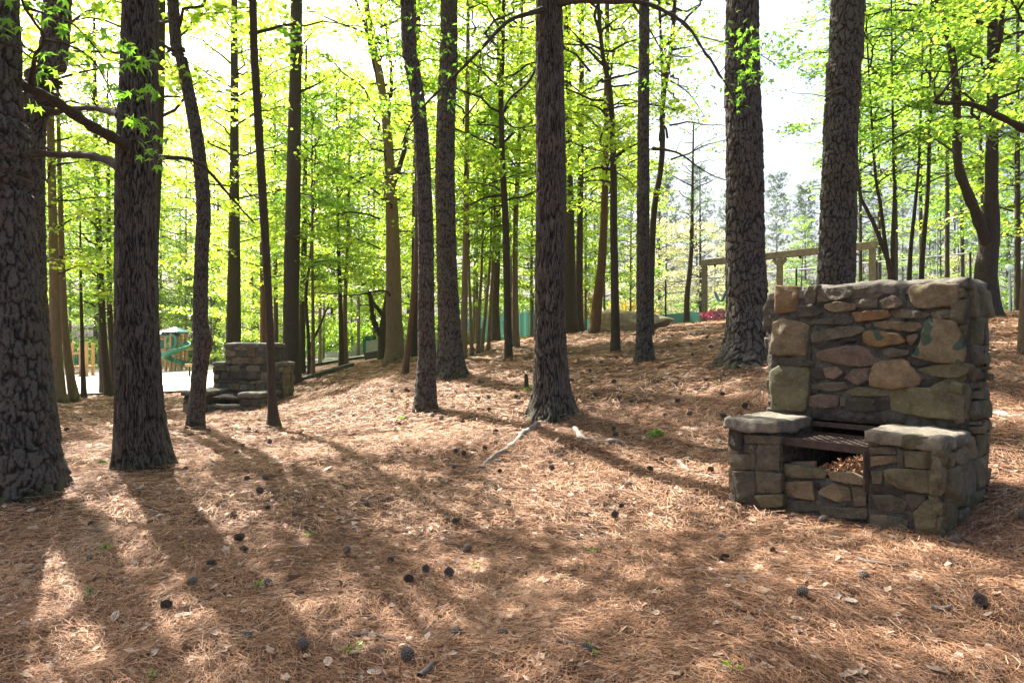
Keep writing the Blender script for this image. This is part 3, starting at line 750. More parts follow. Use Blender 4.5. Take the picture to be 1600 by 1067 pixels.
# woods that fill the back: each tree its own object
SEEN = {}
MARKS = [(-60, "out past the left edge"), (25, "behind the plated pine at the left edge"), (75, "left of the grey oak at the sand's edge"), (125, "above the small play tower"), (160, "behind the dark leaning tree at the sand"), (215, "behind the straight oak"), (268, "above the big play tower"), (310, "behind the knobby tree"),
         (345, "above the far grill's left wing"), (385, "above the far grill's chimney"), (410, "above the far grill's right wing"), (450, "behind the dark pine at the far grill"), (485, "behind the two thin saplings"), (520, "left of the driveway pair of stems"), (555, "above the driveway wall"), (585, "behind the dark forked tree"), (617, "behind the pale tan oak"), (645, "behind the thin reddish pine"),
         (665, "behind the leaning pine"), (695, "behind the flared pine"), (725, "right of the flared pine"), (750, "behind the sapling clump"), (775, "behind the grey pine at the court screen"), (795, "behind the slim straight brown tree"), (830, "left of the lone middle oak"), (862, "behind the lone middle oak"), (890, "behind the dark pine right of middle oak"), (930, "behind the reddish pine at the boulder"), (962, "behind the smooth slim tree"),
         (985, "above the boulder"), (1035, "right of the dark slim pine"), (1090, "left of the first swing post"), (1140, "above the belt swing"), (1160, "behind the stout pine left of grill"), (1215, "behind the middle swing post"), (1250, "between the two stout pines"), (1310, "behind the stout pine at the grill"), (1335, "just right of the grill's stout pine"), (1360, "behind the last swing post"), (1405, "behind the grill's sapling clump"), (1455, "right of the grill's sapling clump"), (1490, "left of the forked tree"), (1530, "behind the forked tree"), (1578, "behind the globe lamps"), (1620, "at the far right edge"), (1660, "out past the right edge")]
def wood(name, label, group, spots, mat, kd, keys, wtrunk):
    for i, (px, d, s) in enumerate(spots):
        x = (px - CX) / FPX * d; z = gz(x, d)
        mk = min(MARKS, key=lambda q: abs(q[0] - px))[1]
        nth = SEEN[(label, mk)] = SEEN.get((label, mk), 0) + 1
        root = empty(name, (x, d, z), R.uniform(0, 6.28), label=["", "another ", "third "][nth - 1] + label + " " + mk, cat="tree", group=group)
        H = 13 * s
        ln = R.uniform(-.4, .4)
        me = trunk_mesh("trunk", [(0, 0, -.5, wtrunk * s), (ln * .3, 0, H * .4, wtrunk * .75 * s), (ln, 0, H, .02)], kd, mat, i * 7 + 3, None, .35, 10)
        link("trunk", me, root)
        add_crown(root, keys[i % len(keys)], s=s, dx=ln * .4, rz=R.uniform(0, 6.28))
wood("gum_tree", "tall spring green tree", "spring trees in the woods",
     [(60, 58, 1.6), (215, 61, 1.7), (290, 58, 1.6), (335, 60, 1.6), (395, 42, 1.3), (20, 62, 1.7), (155, 60, 1.6), (250, 63, 1.7), (500, 32, 1.05), (560, 36, 1.1), (585, 42, 1.3), (650, 33, 1), (700, 38, 1.2), (745, 31, 1),
      (830, 33, 1), (860, 40, 1.1), (915, 35, 1), (960, 40, 1.1), (455, 44, 1.3), (625, 46, 1.3), (110, 62, 1.6), (690, 29, .8), (740, 36, 1.0), (800, 30, .8), (840, 38, 1), (880, 30, .8), (945, 34, .8), (985, 38, .8)], BARK_WOOD, 'oak', ['spring0', 'spring1', 'spring2', 'spring3', 'spring4'], .08)
wood("gum_tree", "low spreading spring green tree", "understorey trees",
     [(70, 60, 1.5), (180, 60, 1.5), (330, 58, 1.4), (365, 46, 1.2), (410, 40, 1.1), (445, 36, 1.1), (505, 40, 1.1), (550, 45, 1.2), (600, 44, 1.1), (655, 42, 1.1), (235, 62, 1.5), (300, 61, 1.4)], BARK_WOOD, 'oak', ['low0', 'low1', 'low2'], .06)
wood("oak_tree", "far deep green tree", "deep green trees beyond the lawn",
     [(20, 72, 1.5), (90, 78, 1.6), (150, 70, 1.4), (215, 80, 1.7), (280, 74, 1.5), (340, 70, 1.6), (400, 78, 1.7), (460, 70, 1.5), (520, 66, 1.4), (575, 62, 1.4), (640, 66, 1.5), (700, 70, 1.5), (760, 76, 1.5), (-60, 70, 1.5)], BARK_OAK_FAR, 'oak', ['green0', 'green1'], .2)
wood("pine_tree", "far blue-green pine", "far pines behind the court",
     [(830, 85, 1.5), (880, 95, 1.6), (930, 80, 1.4), (985, 92, 1.5), (1040, 84, 1.3), (1090, 98, 1.4), (1140, 88, 1.2), (1215, 92, 1.25), (1260, 84, 1.2), (1330, 90, 1.3), (1370, 80, 1.25), (1410, 94, 1.4), (1455, 86, 1.3), (1490, 76, 1.3), (1530, 92, 1.6), (1575, 80, 1.5), (1620, 88, 1.6), (1660, 80, 1.5)], BARK_PINE_FAR, 'pine', ['farpine0', 'farpine1'], .16)
wood("gum_tree", "leafy green tree", "leafy trees on the right",
     [(1400, 22, .8), (1480, 19, .75), (1590, 17, .8), (1345, 26, .85), (1540, 24, .9), (1440, 28, 1.0), (1375, 34, 1.1), (1505, 32, 1.1), (1590, 30, 1.0)], BARK_OAK_FAR, 'oak', ['upper0', 'upper1', 'spring1', 'sparse', 'upper0', 'upper1', 'upper0', 'upper1', 'green0'], .09)
wood("flowering_tree", "broad pale cream tree", "pale trees behind the fence",
     [(1030, 52, 1.0), (1095, 50, .95), (1160, 56, .9), (1500, 58, .8)], BARK_OAK_FAR, 'oak', ['pale'], .14)
wood("gum_tree", "light green tree past the fence", "trees past the fence on the right",
     [(1250, 60, .7), (1400, 55, .75), (1470, 48, .7), (1580, 50, .9), (1230, 70, .6), (1350, 66, .7)], BARK_OAK_FAR, 'oak', ['green0', 'sparse', 'green1'], .13)

# ------------------------------------------------------------------ stone grills
def stone_mesh(poly, depth, seed, back=.06, res=24, grow=1.13):
    """an irregular stone: outline poly (2D points in metres, local to its centre), standing depth proud along +Z, its face split in chipped planes"""
    g = np.random.default_rng(seed)
    p = np.array(poly, float); m = len(p)
    seg = np.linalg.norm(np.roll(p, -1, 0) - p, axis=1); per = seg.sum(); cs = np.concatenate([[0], np.cumsum(seg)])
    q = []
    for k in range(res):
        s = k / res * per; i = min(m - 1, int(np.searchsorted(cs, s, 'right') - 1)); f = (s - cs[i]) / seg[i]
        q.append(p[i] + (p[(i + 1) % m] - p[i]) * f)
    q = np.array(q); q = np.roll(q, 1, 0) * .06 + q * .88 + np.roll(q, -1, 0) * .06
    c = q.mean(0); size = math.sqrt(max(1e-6, abs(np.sum(q[:, 0] * np.roll(q[:, 1], -1) - np.roll(q[:, 0], -1) * q[:, 1])) / 2))
    q = c + (q - c) * grow + g.normal(0, .014 * size, q.shape)
    tx, ty = g.normal(0, .10), g.normal(0, .10)
    cuts = []
    for _ in range(3):      # chipped corners
        a0 = g.uniform(0, 6.28); cuts.append((math.cos(a0), math.sin(a0), g.uniform(.45, .8) * size * .55, g.uniform(.4, 1.1)))
    def top(x, y):
        u, v = x - c[0], y - c[1]
        z = depth + tx * u + ty * v
        z = z + (fbm(x * 13 + seed, y * 13, seed=seed, oct=4) - .5) * .018 + (np.abs(fbm(x * 6 + 3, y * 11 + seed, seed=seed + 1, oct=3) - .5)) * -.030
        for ax, ay, o_, sl in cuts: z = np.minimum(z, depth + .004 - np.maximum(ax * u + ay * v - o_, 0) * sl)
        return np.maximum(z, depth * .3)
    V = []
    RG = ((1.0, None), (1.0, .0), (.995, .70), (.965, .93), (.90, 1.0), (.76, 1.0), (.60, 1.0), (.44, 1.0), (.28, 1.0), (.14, 1.0))
    for s, zf in RG:
        rr = c + (q - c) * s
        zz = np.full(len(q), -back) if zf is None else top(rr[:, 0], rr[:, 1]) * zf
        V.append(np.column_stack([rr, zz]))
    V.append(np.array([[c[0], c[1], float(top(c[:1], c[1:])[0])]]))
    n = res; nr = len(RG); V = np.concatenate(V); F4 = []
    for r in range(nr - 1):
        for k in range(n): F4.append((r * n + k, r * n + (k + 1) % n, (r + 1) * n + (k + 1) % n, (r + 1) * n + k))
    b = (nr - 1) * n
    F3 = [(b + k, b + (k + 1) % n, len(V) - 1) for k in range(n)]
    return mesh_np("stone", V, [np.array(F4), np.array(F3)], None, True)

class Face:
    """a plane of a grill: origin o, axes ex (along), ey (up), n (outward)"""
    def __init__(s, o, ex, ey): s.o, s.ex, s.ey = Vector(o), Vector(ex).normalized(), Vector(ey).normalized(); s.n = s.ex.cross(s.ey).normalized()
    def from_px(s, px, py):
        d = Vector(((px - CX) / FPX, 1, -(py - CY) / FPX)); e = Vector((0, 0, EYE))
        t = (s.o - e).dot(s.n) / d.dot(s.n); q = e + d * t - s.o
        return (q.dot(s.ex), q.dot(s.ey))
    def matrix(s, x, y, off=0):
        p = s.o + s.ex * x + s.ey * y + s.n * off
        return Matrix(((s.ex.x, s.ey.x, s.n.x, p.x), (s.ex.y, s.ey.y, s.n.y, p.y), (s.ex.z, s.ey.z, s.n.z, p.z), (0, 0, 0, 1)))

_seed = [500]
def put_stone(root, face, poly, depth, col, mat=None, back=.05, label=None, res=34):
    poly = np.array(poly, float)
    a = np.sum(poly[:, 0] * np.roll(poly[:, 1], -1) - np.roll(poly[:, 0], -1) * poly[:, 1])
    if a < 0: poly = poly[::-1]
    c = poly.mean(0); _seed[0] += 1
    col = tuple(q * k_ for q, k_ in zip(col, (.66, .615, .53))); me = stone_mesh(poly - c, depth, _seed[0], back=back, res=res); me.materials.append(mat or STONE)
    M = face.matrix(c[0], c[1])
    o = link("stone", me, root, color=col, label=label)
    o.matrix_local = Matrix.Translation(-root.location) @ M
    return o

GREYS = [(.17, .16, .135), (.20, .185, .15), (.14, .135, .115), (.21, .18, .13), (.16, .15, .12), (.23, .205, .155), (.15, .145, .10)]
def pack(root, face, x0, x1, y0, y1, rowh, seed, depth=.035, cols=GREYS, wide=(.12, .30), gap=.02):
    """courses of uneven stones over a rectangle of a face"""
    g = random.Random(seed); y = y0
    while y < y1 - .04:
        h = min(g.uniform(*rowh), y1 - y)
        if y1 - y - h < .06: h = y1 - y
        x = x0 + (0 if g.random() < .5 else -.0)
        while x < x1 - .03:
            wd = min(g.uniform(*wide), x1 - x)
            if x1 - x - wd < .07: wd = x1 - x
            hh = h if g.random() < .75 else h * .62
            def j(a): return g.uniform(-a, a)
            e = gap / 2
            poly = [(x + e + j(.012), y + e + j(.01)), (x + wd * .5 + j(.03), y + e + j(.012)), (x + wd - e + j(.012), y + e + j(.012)), (x + wd - e + j(.012), y + hh * .55),
                    (x + wd - e + j(.02), y + hh - e + j(.015)), (x + wd * .45 + j(.04), y + hh - e + j(.01)), (x + e + j(.02), y + hh - e + j(.015)), (x + e + j(.01), y + hh * .5)]
            put_stone(root, face, poly, depth * g.uniform(.6, 1.4), g.choice(cols), res=20)
            if hh < h - .03:
                poly = [(x + e, y + hh + e), (x + wd - e, y + hh + e + j(.01)), (x + wd - e, y + h - e), (x + e, y + h - e)]
                put_stone(root, face, poly, depth * g.uniform(.5, 1), g.choice(cols), res=12)
            x += wd
        y += h

def rough_block(name, corners, z0, z1, mat, parent, sub=.05, amp=.012, seed=1, taper=0.0, round_=.0):
    """a mortar body on a quadrilateral plan (4 xy corners, counter-clockwise), with an uneven skin"""
    c = [Vector((*q, 0)) for q in corners]
    L1, L2 = (c[1] - c[0]).length, (c[3] - c[0]).length
    n1, n2, n3 = [max(2, int(q / sub)) for q in (L1, L2, z1 - z0)]
    V, F, idx = [], [], {}
    def vid(i, j, k):
        key = (i, j, k)
        if key not in idx:
            u, v, t = i / n1, j / n2, k / n3
            p = (c[0] * (1 - u) + c[1] * u) * (1 - v) + (c[3] * (1 - u) + c[2] * u) * v
            p.z = z0 + (z1 - z0) * t
            if round_:
                eu, ev = min(u, 1 - u) * L1, min(v, 1 - v) * L2
                e = min(eu, ev)
                p.z -= t * round_ * (1 - smooth01(0, round_ * 2, np.array(e)).item())
            idx[key] = len(V); V.append(p)
        return idx[key]
    for i in range(n1):
        for j in range(n2):
            F.append((vid(i, j, n3), vid(i + 1, j, n3), vid(i + 1, j + 1, n3), vid(i, j + 1, n3)))
            F.append((vid(i, j, 0), vid(i, j + 1, 0), vid(i + 1, j + 1, 0), vid(i + 1, j, 0)))
    for k in range(n3):
        for i in range(n1):
            F.append((vid(i, 0, k), vid(i + 1, 0, k), vid(i + 1, 0, k + 1), vid(i, 0, k + 1)))
            F.append((vid(i + 1, n2, k), vid(i, n2, k), vid(i, n2, k + 1), vid(i + 1, n2, k + 1)))
        for j in range(n2):
            F.append((vid(n1, j, k), vid(n1, j + 1, k), vid(n1, j + 1, k + 1), vid(n1, j, k + 1)))
            F.append((vid(0, j + 1, k), vid(0, j, k), vid(0, j, k + 1), vid(0, j + 1, k + 1)))
    V = np.array([tuple(p) for p in V]); ctr = V.mean(0)
    nz = np.stack([fbm(V[:, 0] * 7 + s, V[:, 1] * 7, V[:, 2] * 7, seed=seed + s) - .5 for s in (0, 11, 23)], 1)
    V = V + nz * amp * 2
    loc = np.array(parent.location)
    return link(name, mesh_np(name, V - loc, np.array(F), mat, True), parent)

# --- near grill
A0 = Vector((2.52, 4.0, 0)); U = Vector((-.65, .76, 0)); VD = Vector((.76, .65, 0)); ZUP = Vector((0, 0, 1))
U.normalize(); VD.normalize()
def G(s, v, z=0): q = A0 + U * s + VD * v; return Vector((q.x, q.y, z))
grill = empty("stone_grill", G(.7, .4, .12), label="large near stone barbecue grill with iron grate and mortared chimney", cat="stone grill")
def quad(s0, s1, v0, v1): return [tuple(G(s1, v0)[:2]), tuple(G(s0, v0)[:2]), tuple(G(s0, v1)[:2]), tuple(G(s1, v1)[:2])]
ZA, ZC, ZB = .80, 1.72, -.15
VC = .46; VB = .84
rough_block("mortar_body", quad(.0, .41, .0, VC + .02), ZB, ZA - .09, MORTAR, grill, seed=2)
rough_block("mortar_body", quad(1.0, 1.37, .0, VC + .02), ZB, ZA - .09, MORTAR, grill, seed=3)
rough_block("mortar_body", quad(.405, 1.005, .05, .22), ZB, .44, MORTAR, grill, seed=4)
rough_block("mortar_body", quad(.0, .36, VC, VB), ZB, ZC - .01, MORTAR, grill, seed=5)
rough_block("mortar_body", quad(1.0, 1.34, VC, VB), ZB, ZC - .01, MORTAR, grill, seed=6)
rough_block("mortar_body", quad(.355, 1.005, VC, VB), ZA - .02, ZC - .01, MORTAR, grill, seed=7)
rough_block("fire_back", quad(.355, 1.005, VB - .1, VB), ZB, ZA - .02, SOOT, grill, seed=8)
rough_block("ash_bed", quad(.41, 1.0, .2, VB - .08), ZB, .40, SOOT, grill, seed=9)
f_front = Face(G(1.37, 0), -U, ZUP); f_low = Face(G(1.0, .05), -U, ZUP); f_ch = Face(G(1.34, VC), -U, ZUP)
f_side = Face(G(0, 0), VD, ZUP); f_left = Face(G(1.34, VB), -VD, ZUP); f_leftarm = Face(G(1.37, VC), -VD, ZUP); f_rear = Face(G(0, VB), U, ZUP)
f_in1 = Face(G(.41, VC), -VD, ZUP); f_in2 = Face(G(1.0, 0), VD, ZUP)
def pxs(coords, ox, oy, sc): return [(ox + coords[i] / sc, oy + coords[i + 1] / sc) for i in range(0, len(coords), 2)]
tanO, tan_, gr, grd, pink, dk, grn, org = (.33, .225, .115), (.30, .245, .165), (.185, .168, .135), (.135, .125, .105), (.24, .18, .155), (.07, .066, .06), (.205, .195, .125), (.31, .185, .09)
CH = [
 ([105, 195, 235, 205, 232, 345, 105, 360], tanO, .05, 0), ([275, 205, 365, 190, 340, 300, 290, 300], gr, .03, 0), ([360, 215, 570, 195, 575, 260, 480, 285, 370, 290], gr, .03, 0),
 ([575, 212, 860, 200, 860, 222, 720, 270, 590, 265], gr, .02, 0), ([960, 200, 1150, 180, 1260, 185, 1265, 320, 1000, 325, 965, 260], tan_, .055, 0),
 ([765, 290, 850, 255, 915, 300, 880, 335, 790, 335], pink, .04, 1), ([605, 285, 740, 265, 740, 330, 620, 330], gr, .025, 0), ([415, 310, 500, 295, 600, 310, 590, 345, 480, 360, 415, 335], tan_, .04, 0),
 ([235, 330, 320, 310, 390, 360, 330, 385, 245, 390], grd, .035, 0), ([590, 365, 800, 348, 825, 380, 790, 400, 620, 418], org, .04, 0), ([835, 355, 900, 340, 1080, 370, 1040, 400, 870, 395], gr, .04, 0),
 ([1100, 365, 1200, 345, 1300, 350, 1300, 395, 1120, 402], gr, .045, 0), ([290, 425, 420, 400, 570, 410, 570, 435, 330, 437], grd, .03, 0), ([80, 440, 130, 410, 298, 445, 280, 630, 80, 620], tan_, .055, 0),
 ([330, 500, 500, 460, 640, 455, 655, 485, 560, 520, 340, 548], gr, .04, 0), ([720, 430, 800, 418, 1010, 430, 1030, 465, 960, 485, 740, 455], tan_, .035, 1), ([665, 500, 710, 478, 870, 500, 918, 540, 890, 560, 740, 580, 670, 555], tanO, .045, 1),
 ([935, 515, 1000, 500, 1000, 530, 960, 570, 940, 550], pink, .03, 0), ([1060, 440, 1110, 415, 1250, 430, 1300, 600, 1295, 675, 1130, 670, 985, 635, 1040, 540], tan_, .055, 1), ([785, 605, 830, 592, 940, 605, 935, 635, 840, 648, 790, 630], gr, .03, 0),
 ([365, 640, 420, 605, 620, 578, 680, 600, 690, 640, 770, 665, 740, 690, 640, 705, 500, 690, 400, 665], pink, .05, 0), ([115, 650, 250, 660, 335, 680, 330, 702, 140, 704], grd, .02, 0), ([400, 720, 490, 712, 528, 745, 470, 790, 415, 775], (.30, .22, .20), .035, 0),
 ([540, 780, 600, 725, 705, 720, 695, 790, 620, 825], pink, .035, 0), ([710, 800, 740, 700, 800, 680, 890, 672, 930, 680, 1010, 790, 985, 830, 820, 845, 715, 825], (.34, .255, .165), .055, 0),
 ([1020, 725, 1150, 700, 1330, 690, 1340, 730, 1260, 780, 1100, 765], grn, .04, 0), ([70, 760, 110, 720, 300, 730, 305, 800, 290, 975, 80, 975], grn, .055, 0), ([330, 825, 400, 815, 530, 810, 545, 850, 440, 868, 340, 845], gr, .035, 0),
 ([555, 870, 620, 842, 830, 855, 825, 890, 700, 898, 580, 890], grn, .035, 0), ([845, 880, 900, 850, 1080, 850, 1190, 795, 1260, 800, 1305, 850, 1300, 1040, 1100, 1025, 860, 985], grn, .055, 0),
 ([300, 905, 380, 890, 490, 900, 480, 960, 400, 975, 310, 960], pink, .04, 0), ([545, 940, 700, 915, 820, 930, 815, 980, 650, 1000, 560, 985], dk, .03, 0), ([505, 910, 545, 910, 545, 960, 510, 960], gr, .02, 0),
 ([345, 555, 430, 548, 620, 545, 610, 575, 420, 598, 360, 590], dk, .025, 0), ([665, 438, 705, 430, 700, 458, 672, 460], gr, .02, 0), ([1030, 790, 1150, 780, 1180, 792, 1080, 840, 1030, 842], dk, .02, 0),
 ([235, 398, 280, 400, 285, 432, 130, 405, 150, 385], grd, .02, 0), ([960, 655, 1010, 660, 1120, 680, 1000, 705, 950, 690], dk, .02, 0), ([320, 730, 390, 720, 400, 780, 330, 800], dk, .02, 0),
]
for co, col, dp, pt in CH:
    put_stone(grill, f_ch, [f_ch.from_px(*q) for q in pxs(co, 1190, 400, 4.103)], dp * .75, col, STONE_PAINT if pt else None)
ARM = [
 ([75, 175, 145, 190, 150, 290, 100, 300, 70, 270], dk, .03), ([150, 215, 355, 225, 355, 265, 180, 262], gr, .035), ([75, 330, 215, 330, 215, 405, 90, 410], gr, .03), ([240, 275, 355, 280, 350, 410, 240, 400], gr, .025), ([160, 275, 225, 275, 225, 320, 165, 320], grd, .02),
 ([95, 430, 215, 430, 220, 590, 110, 590], grd, .035), ([225, 430, 360, 440, 360, 540, 230, 540], gr, .03), ([225, 560, 375, 555, 370, 620, 260, 625], grn, .035),
 ([885, 200, 970, 205, 965, 238, 890, 235], gr, .03), ([970, 225, 1100, 215, 1270, 240, 1260, 285, 1100, 290, 970, 265], grn, .045), ([870, 245, 940, 243, 930, 275, 875, 275], gr, .03), ([865, 290, 980, 285, 1015, 310, 1010, 325, 880, 325], gr, .035),
 ([880, 340, 1010, 335, 1020, 370, 890, 390], tan_, .035), ([1070, 310, 1220, 310, 1220, 405, 1080, 395], grn, .035), ([1225, 305, 1305, 310, 1300, 380, 1240, 405], grn, .04), ([975, 420, 1050, 410, 1240, 425, 1255, 510, 1200, 540, 1050, 515, 970, 470], grn, .05),
 ([885, 420, 945, 420, 940, 490, 890, 490], gr, .03), ([890, 560, 1000, 560, 1080, 600, 1050, 655, 930, 640], grd, .035), ([880, 680, 940, 668, 1080, 700, 1070, 750, 900, 730], gr, .045), ([1130, 660, 1200, 590, 1255, 620, 1250, 800, 1150, 770], grn, .045),
 ([885, 500, 1000, 505, 1100, 535, 1080, 555, 900, 548], dk, .02), ([1085, 555, 1180, 555, 1185, 590, 1120, 640, 1090, 600], grd, .025), ([1030, 300, 1060, 305, 1065, 395, 1030, 400], grd, .02),
]
for co, col, dp in ARM:
    put_stone(grill, f_front, [f_front.from_px(*q) for q in pxs(co, 1120, 620, 3.636)], dp * .75, col)
LOW = [
 ([362, 385, 480, 390, 615, 430, 600, 460, 380, 450], grn, .05), ([640, 430, 740, 428, 835, 470, 830, 500, 660, 470], tan_, .04), ([390, 485, 540, 480, 555, 580, 400, 560], tan_, .035), ([595, 535, 660, 495, 750, 515, 760, 585, 690, 590, 600, 550], tan_, .035),
 ([780, 510, 855, 520, 855, 610, 790, 620], gr, .03), ([372, 590, 570, 590, 600, 640, 372, 655], gr, .03), ([590, 625, 850, 635, 850, 690, 610, 680], gr, .03),
]
for co, col, dp in LOW:
    put_stone(grill, f_low, [f_low.from_px(*q) for q in pxs(co, 1120, 620, 3.636)], dp * .75, col)
MOSSY = [grn, (.20, .19, .12), (.165, .17, .10), (.22, .20, .13), gr, (.17, .155, .11), (.24, .215, .15)]
pack(grill, f_side, .03, VB, .10, .76, (.13, .22), 31, .045, MOSSY, (.12, .28))
pack(grill, f_side, VC + .02, VB, .76, ZC - .02, (.08, .2), 32, .045, MOSSY, (.1, .24))
pack(grill, f_ch, 1.255, 1.335, .84, ZC - .04, (.10, .22), 38, .035, MOSSY, (.08, .081), .012)
pack(grill, f_front, 1.315, 1.372, .08, .70, (.10, .2), 39, .03, MOSSY, (.06, .061), .01)
pack(grill, f_left, 0, VB - VC, .1, ZC - .03, (.14, .24), 33, .04)
pack(grill, f_leftarm, 0, VC, .05, .70, (.14, .22), 34, .04)
pack(grill, f_rear, 0, 1.34, .1, ZC - .03, (.14, .26), 35, .04)
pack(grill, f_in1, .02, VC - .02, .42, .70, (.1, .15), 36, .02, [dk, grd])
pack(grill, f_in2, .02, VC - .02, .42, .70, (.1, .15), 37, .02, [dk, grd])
def slab(name, root, corners, z0, z1, mat, seed, round_=.012):
    return rough_block(name, corners, z0, z1, mat, root, .02, .024, seed, round_=round_)
slab("arm_slab", grill, quad(-.02, .43, -.03, VC - .012), ZA - .09, ZA - .005, STONE, 41).color = (.21, .185, .14, 1)
slab("arm_slab", grill, quad(.985, 1.41, -.04, VC - .012), ZA - .09, ZA - .0, STONE, 42).color = (.20, .18, .14, 1)
slab("chimney_cap", grill, quad(-.01, 1.35, VC - .004, VB + .012), ZC - .05, ZC + .045, CAPMORTAR, 43, .03)
# iron grate: frame, rods, expanded mesh
gm = MB()
ga, gb, gc, gd = G(.43, .04, .655), G(1.0, .04, .655), G(.99, .46, .665), G(.43, .46, .665)
gm.bar(ga, gb, .035, .05).bar(gb, gc, .02, .03).bar(gc, gd, .03, .04).bar(gd, ga, .02, .03)
gr_o = gm.build("grate_frame", RUST, grill, -grill.location if False else (0, 0, 0))
gr_o.location = -Vector(grill.location)
mm = MB()
nb = 7
for i in range(-12, nb + 1):
    for sgn in (1, -1):
        pts = []
        for t in (0, 1):
            s = i / nb + t * 5 / nb
            pts.append((s, t) if sgn > 0 else (1 - s, t))
        (s0, t0), (s1, t1) = pts
        # clip to 0..1
        def lerp(k): return (s0 + (s1 - s0) * k, t0 + (t1 - t0) * k)
        ks = [0.0, 1.0]
        for lim in (0, 1):
            if (s0 - lim) * (s1 - lim) < 0: ks.append((lim - s0) / (s1 - s0))
        ks = sorted(ks); seg = [(a_, b_) for a_, b_ in zip(ks, ks[1:]) if 0 <= lerp((a_ + b_) / 2)[0] <= 1]
        for a_, b_ in seg:
            p, q = lerp(a_), lerp(b_)
            mm.bar(G(.44 + .54 * p[0], .06 + .38 * p[1], .672), G(.44 + .54 * q[0], .06 + .38 * q[1], .672), .007)
mo = mm.build("grate_mesh", RUST, grill); mo.location = -Vector(grill.location)
for v in (.46,):
    b = MB().bar(G(.40, v, .70 + v * .1), G(1.02, v, .70 + v * .1), .02, .035).build("grate_bar", RUST, grill); b.location = -Vector(grill.location)
hk = MB().bar(G(.425, -.005, .40), G(.425, -.005, .66), .03, .02).build("grate_bracket", RUST, grill); hk.location = -Vector(grill.location)
for s, v, rz, col in ((.93, .17, .3, 0), (.49, .17, -.2, 0), (.62, .36, .7, 0)):
    q = G(s, v, .47)
    br = MB().box((0, 0, 0), (.19, .09, .065)).build("fire_brick", BRICK, None, q, .006, rot=(0.05, .1, math.atan2(U.y, U.x) + rz))
    tag(br, {.93: "loose brick under the left end of the near grill's grate", .49: "loose brick under the grate by the near grill's right arm", .62: "loose brick deep inside the near grill's firebox"}[s], "brick", "loose bricks in the firebox")

# --- far grill
def far_grill():
    fa = P(406, 645, 13.2); fa.z = gz(fa.x, fa.y)
    U2 = Vector((-.985, .17, 0)).normalized(); V2 = Vector((.17, .985, 0)).normalized()
    zb = fa.z - .14
    root = empty("stone_grill", fa, label="smaller looking far stone grill with low wings, behind two thin trees", cat="stone grill")
    def g(s, v, z=0): q = fa + U2 * s + V2 * v; return Vector((q.x, q.y, zb + z))
    def qd(s0, s1, v0, v1): return [tuple(g(s1, v0)[:2]), tuple(g(s0, v0)[:2]), tuple(g(s0, v1)[:2]), tuple(g(s1, v1)[:2])]
    W = 1.62
    cols = [(.12, .115, .10), (.16, .15, .12), (.26, .24, .19), (.08, .077, .07), (.20, .175, .12), (.13, .125, .11)]
    def blk(s0, s1, v0, v1, z0, z1, sd, nm="mortar_body", mt=MORTAR): return rough_block(nm, qd(s0, s1, v0, v1), zb + z0, zb + z1, mt, root, .1, .012, sd)
    blk(0, .42, 0, .8, -.5, .40, 61); blk(1.15, W, 0, .8, -.5, .42, 62); blk(.42, 1.15, .04, .2, -.5, .16, 63)
    blk(-.04, 1.5, .8, 1.25, -.5, .98, 64); blk(.16, 1.24, .81, 1.22, .98, 1.36, 65)
    blk(.42, 1.15, .2, .8, -.5, .08, 66, "ash_bed", SOOT)
    ff = Face(g(W, 0), -U2, ZUP); fl = Face(g(1.15, .04), -U2, ZUP); fc = Face(g(1.5, .8), -U2, ZUP); fu = Face(g(1.24, .81), -U2, ZUP)
    pack(root, ff, 0, .47, -.1, .34, (.14, .22), 71, .035, cols); pack(root, ff, 1.2, W, -.1, .34, (.14, .22), 72, .035, cols)
    pack(root, fl, 0, .73, -.1, .15, (.12, .15), 73, .03, cols)
    pack(root, fc, 0, 1.54, .42, .95, (.08, .17), 74, .04, cols, (.12, .3)); pack(root, fu, 0, 1.08, .98, 1.34, (.1, .2), 75, .04, cols, (.13, .36))
    fs = Face(g(0, 0), V2, ZUP); fs2 = Face(g(-.04, .8), V2, ZUP); fls = Face(g(1.5, 1.25), -V2, ZUP); fl2 = Face(g(W, .8), -V2, ZUP)
    pack(root, fs, 0, .8, -.1, .34, (.14, .2), 76, .035, cols); pack(root, fs2, 0, .45, 0, .93, (.14, .22), 77, .04, MOSSY)
    pack(root, fls, 0, .45, 0, .93, (.14, .22), 78, .04, cols); pack(root, fl2, 0, .8, -.1, .34, (.14, .2), 79, .035, cols)
    for s0, s1, v0, v1, z0, z1, nm in ((-.03, .45, -.04, .8, .36, .46, "arm_slab"), (1.12, W + .05, -.04, .82, .38, .48, "arm_slab"), (.14, 1.26, .79, 1.25, 1.32, 1.42, "chimney_cap"), (-.07, .15, .78, 1.27, .94, 1.03, "wing_cap"), (1.25, 1.53, .78, 1.27, .94, 1.03, "wing_cap"), (.42, 1.15, .0, .22, .14, .21, "hearth_slab")):
        rough_block(nm, qd(s0, s1, v0, v1), zb + z0, zb + z1, CAPMORTAR, root, .06, .015, int(s1 * 100), round_=.02)
    for v, z in ((.1, .33), (.3, .34), (.62, .40)):
        b = MB().bar(g(.40, v, z), g(1.17, v, z), .03, .04).build("grate_bar", RUST, root); b.location = -Vector(root.location)
    m = MB()
    for i in range(14): m.bar(g(.44 + i * .053, .1, .352), g(.44 + i * .053, .62, .40), .01)
    b = m.build("grate_mesh", RUST, root); b.location = -Vector(root.location)
far_grill()

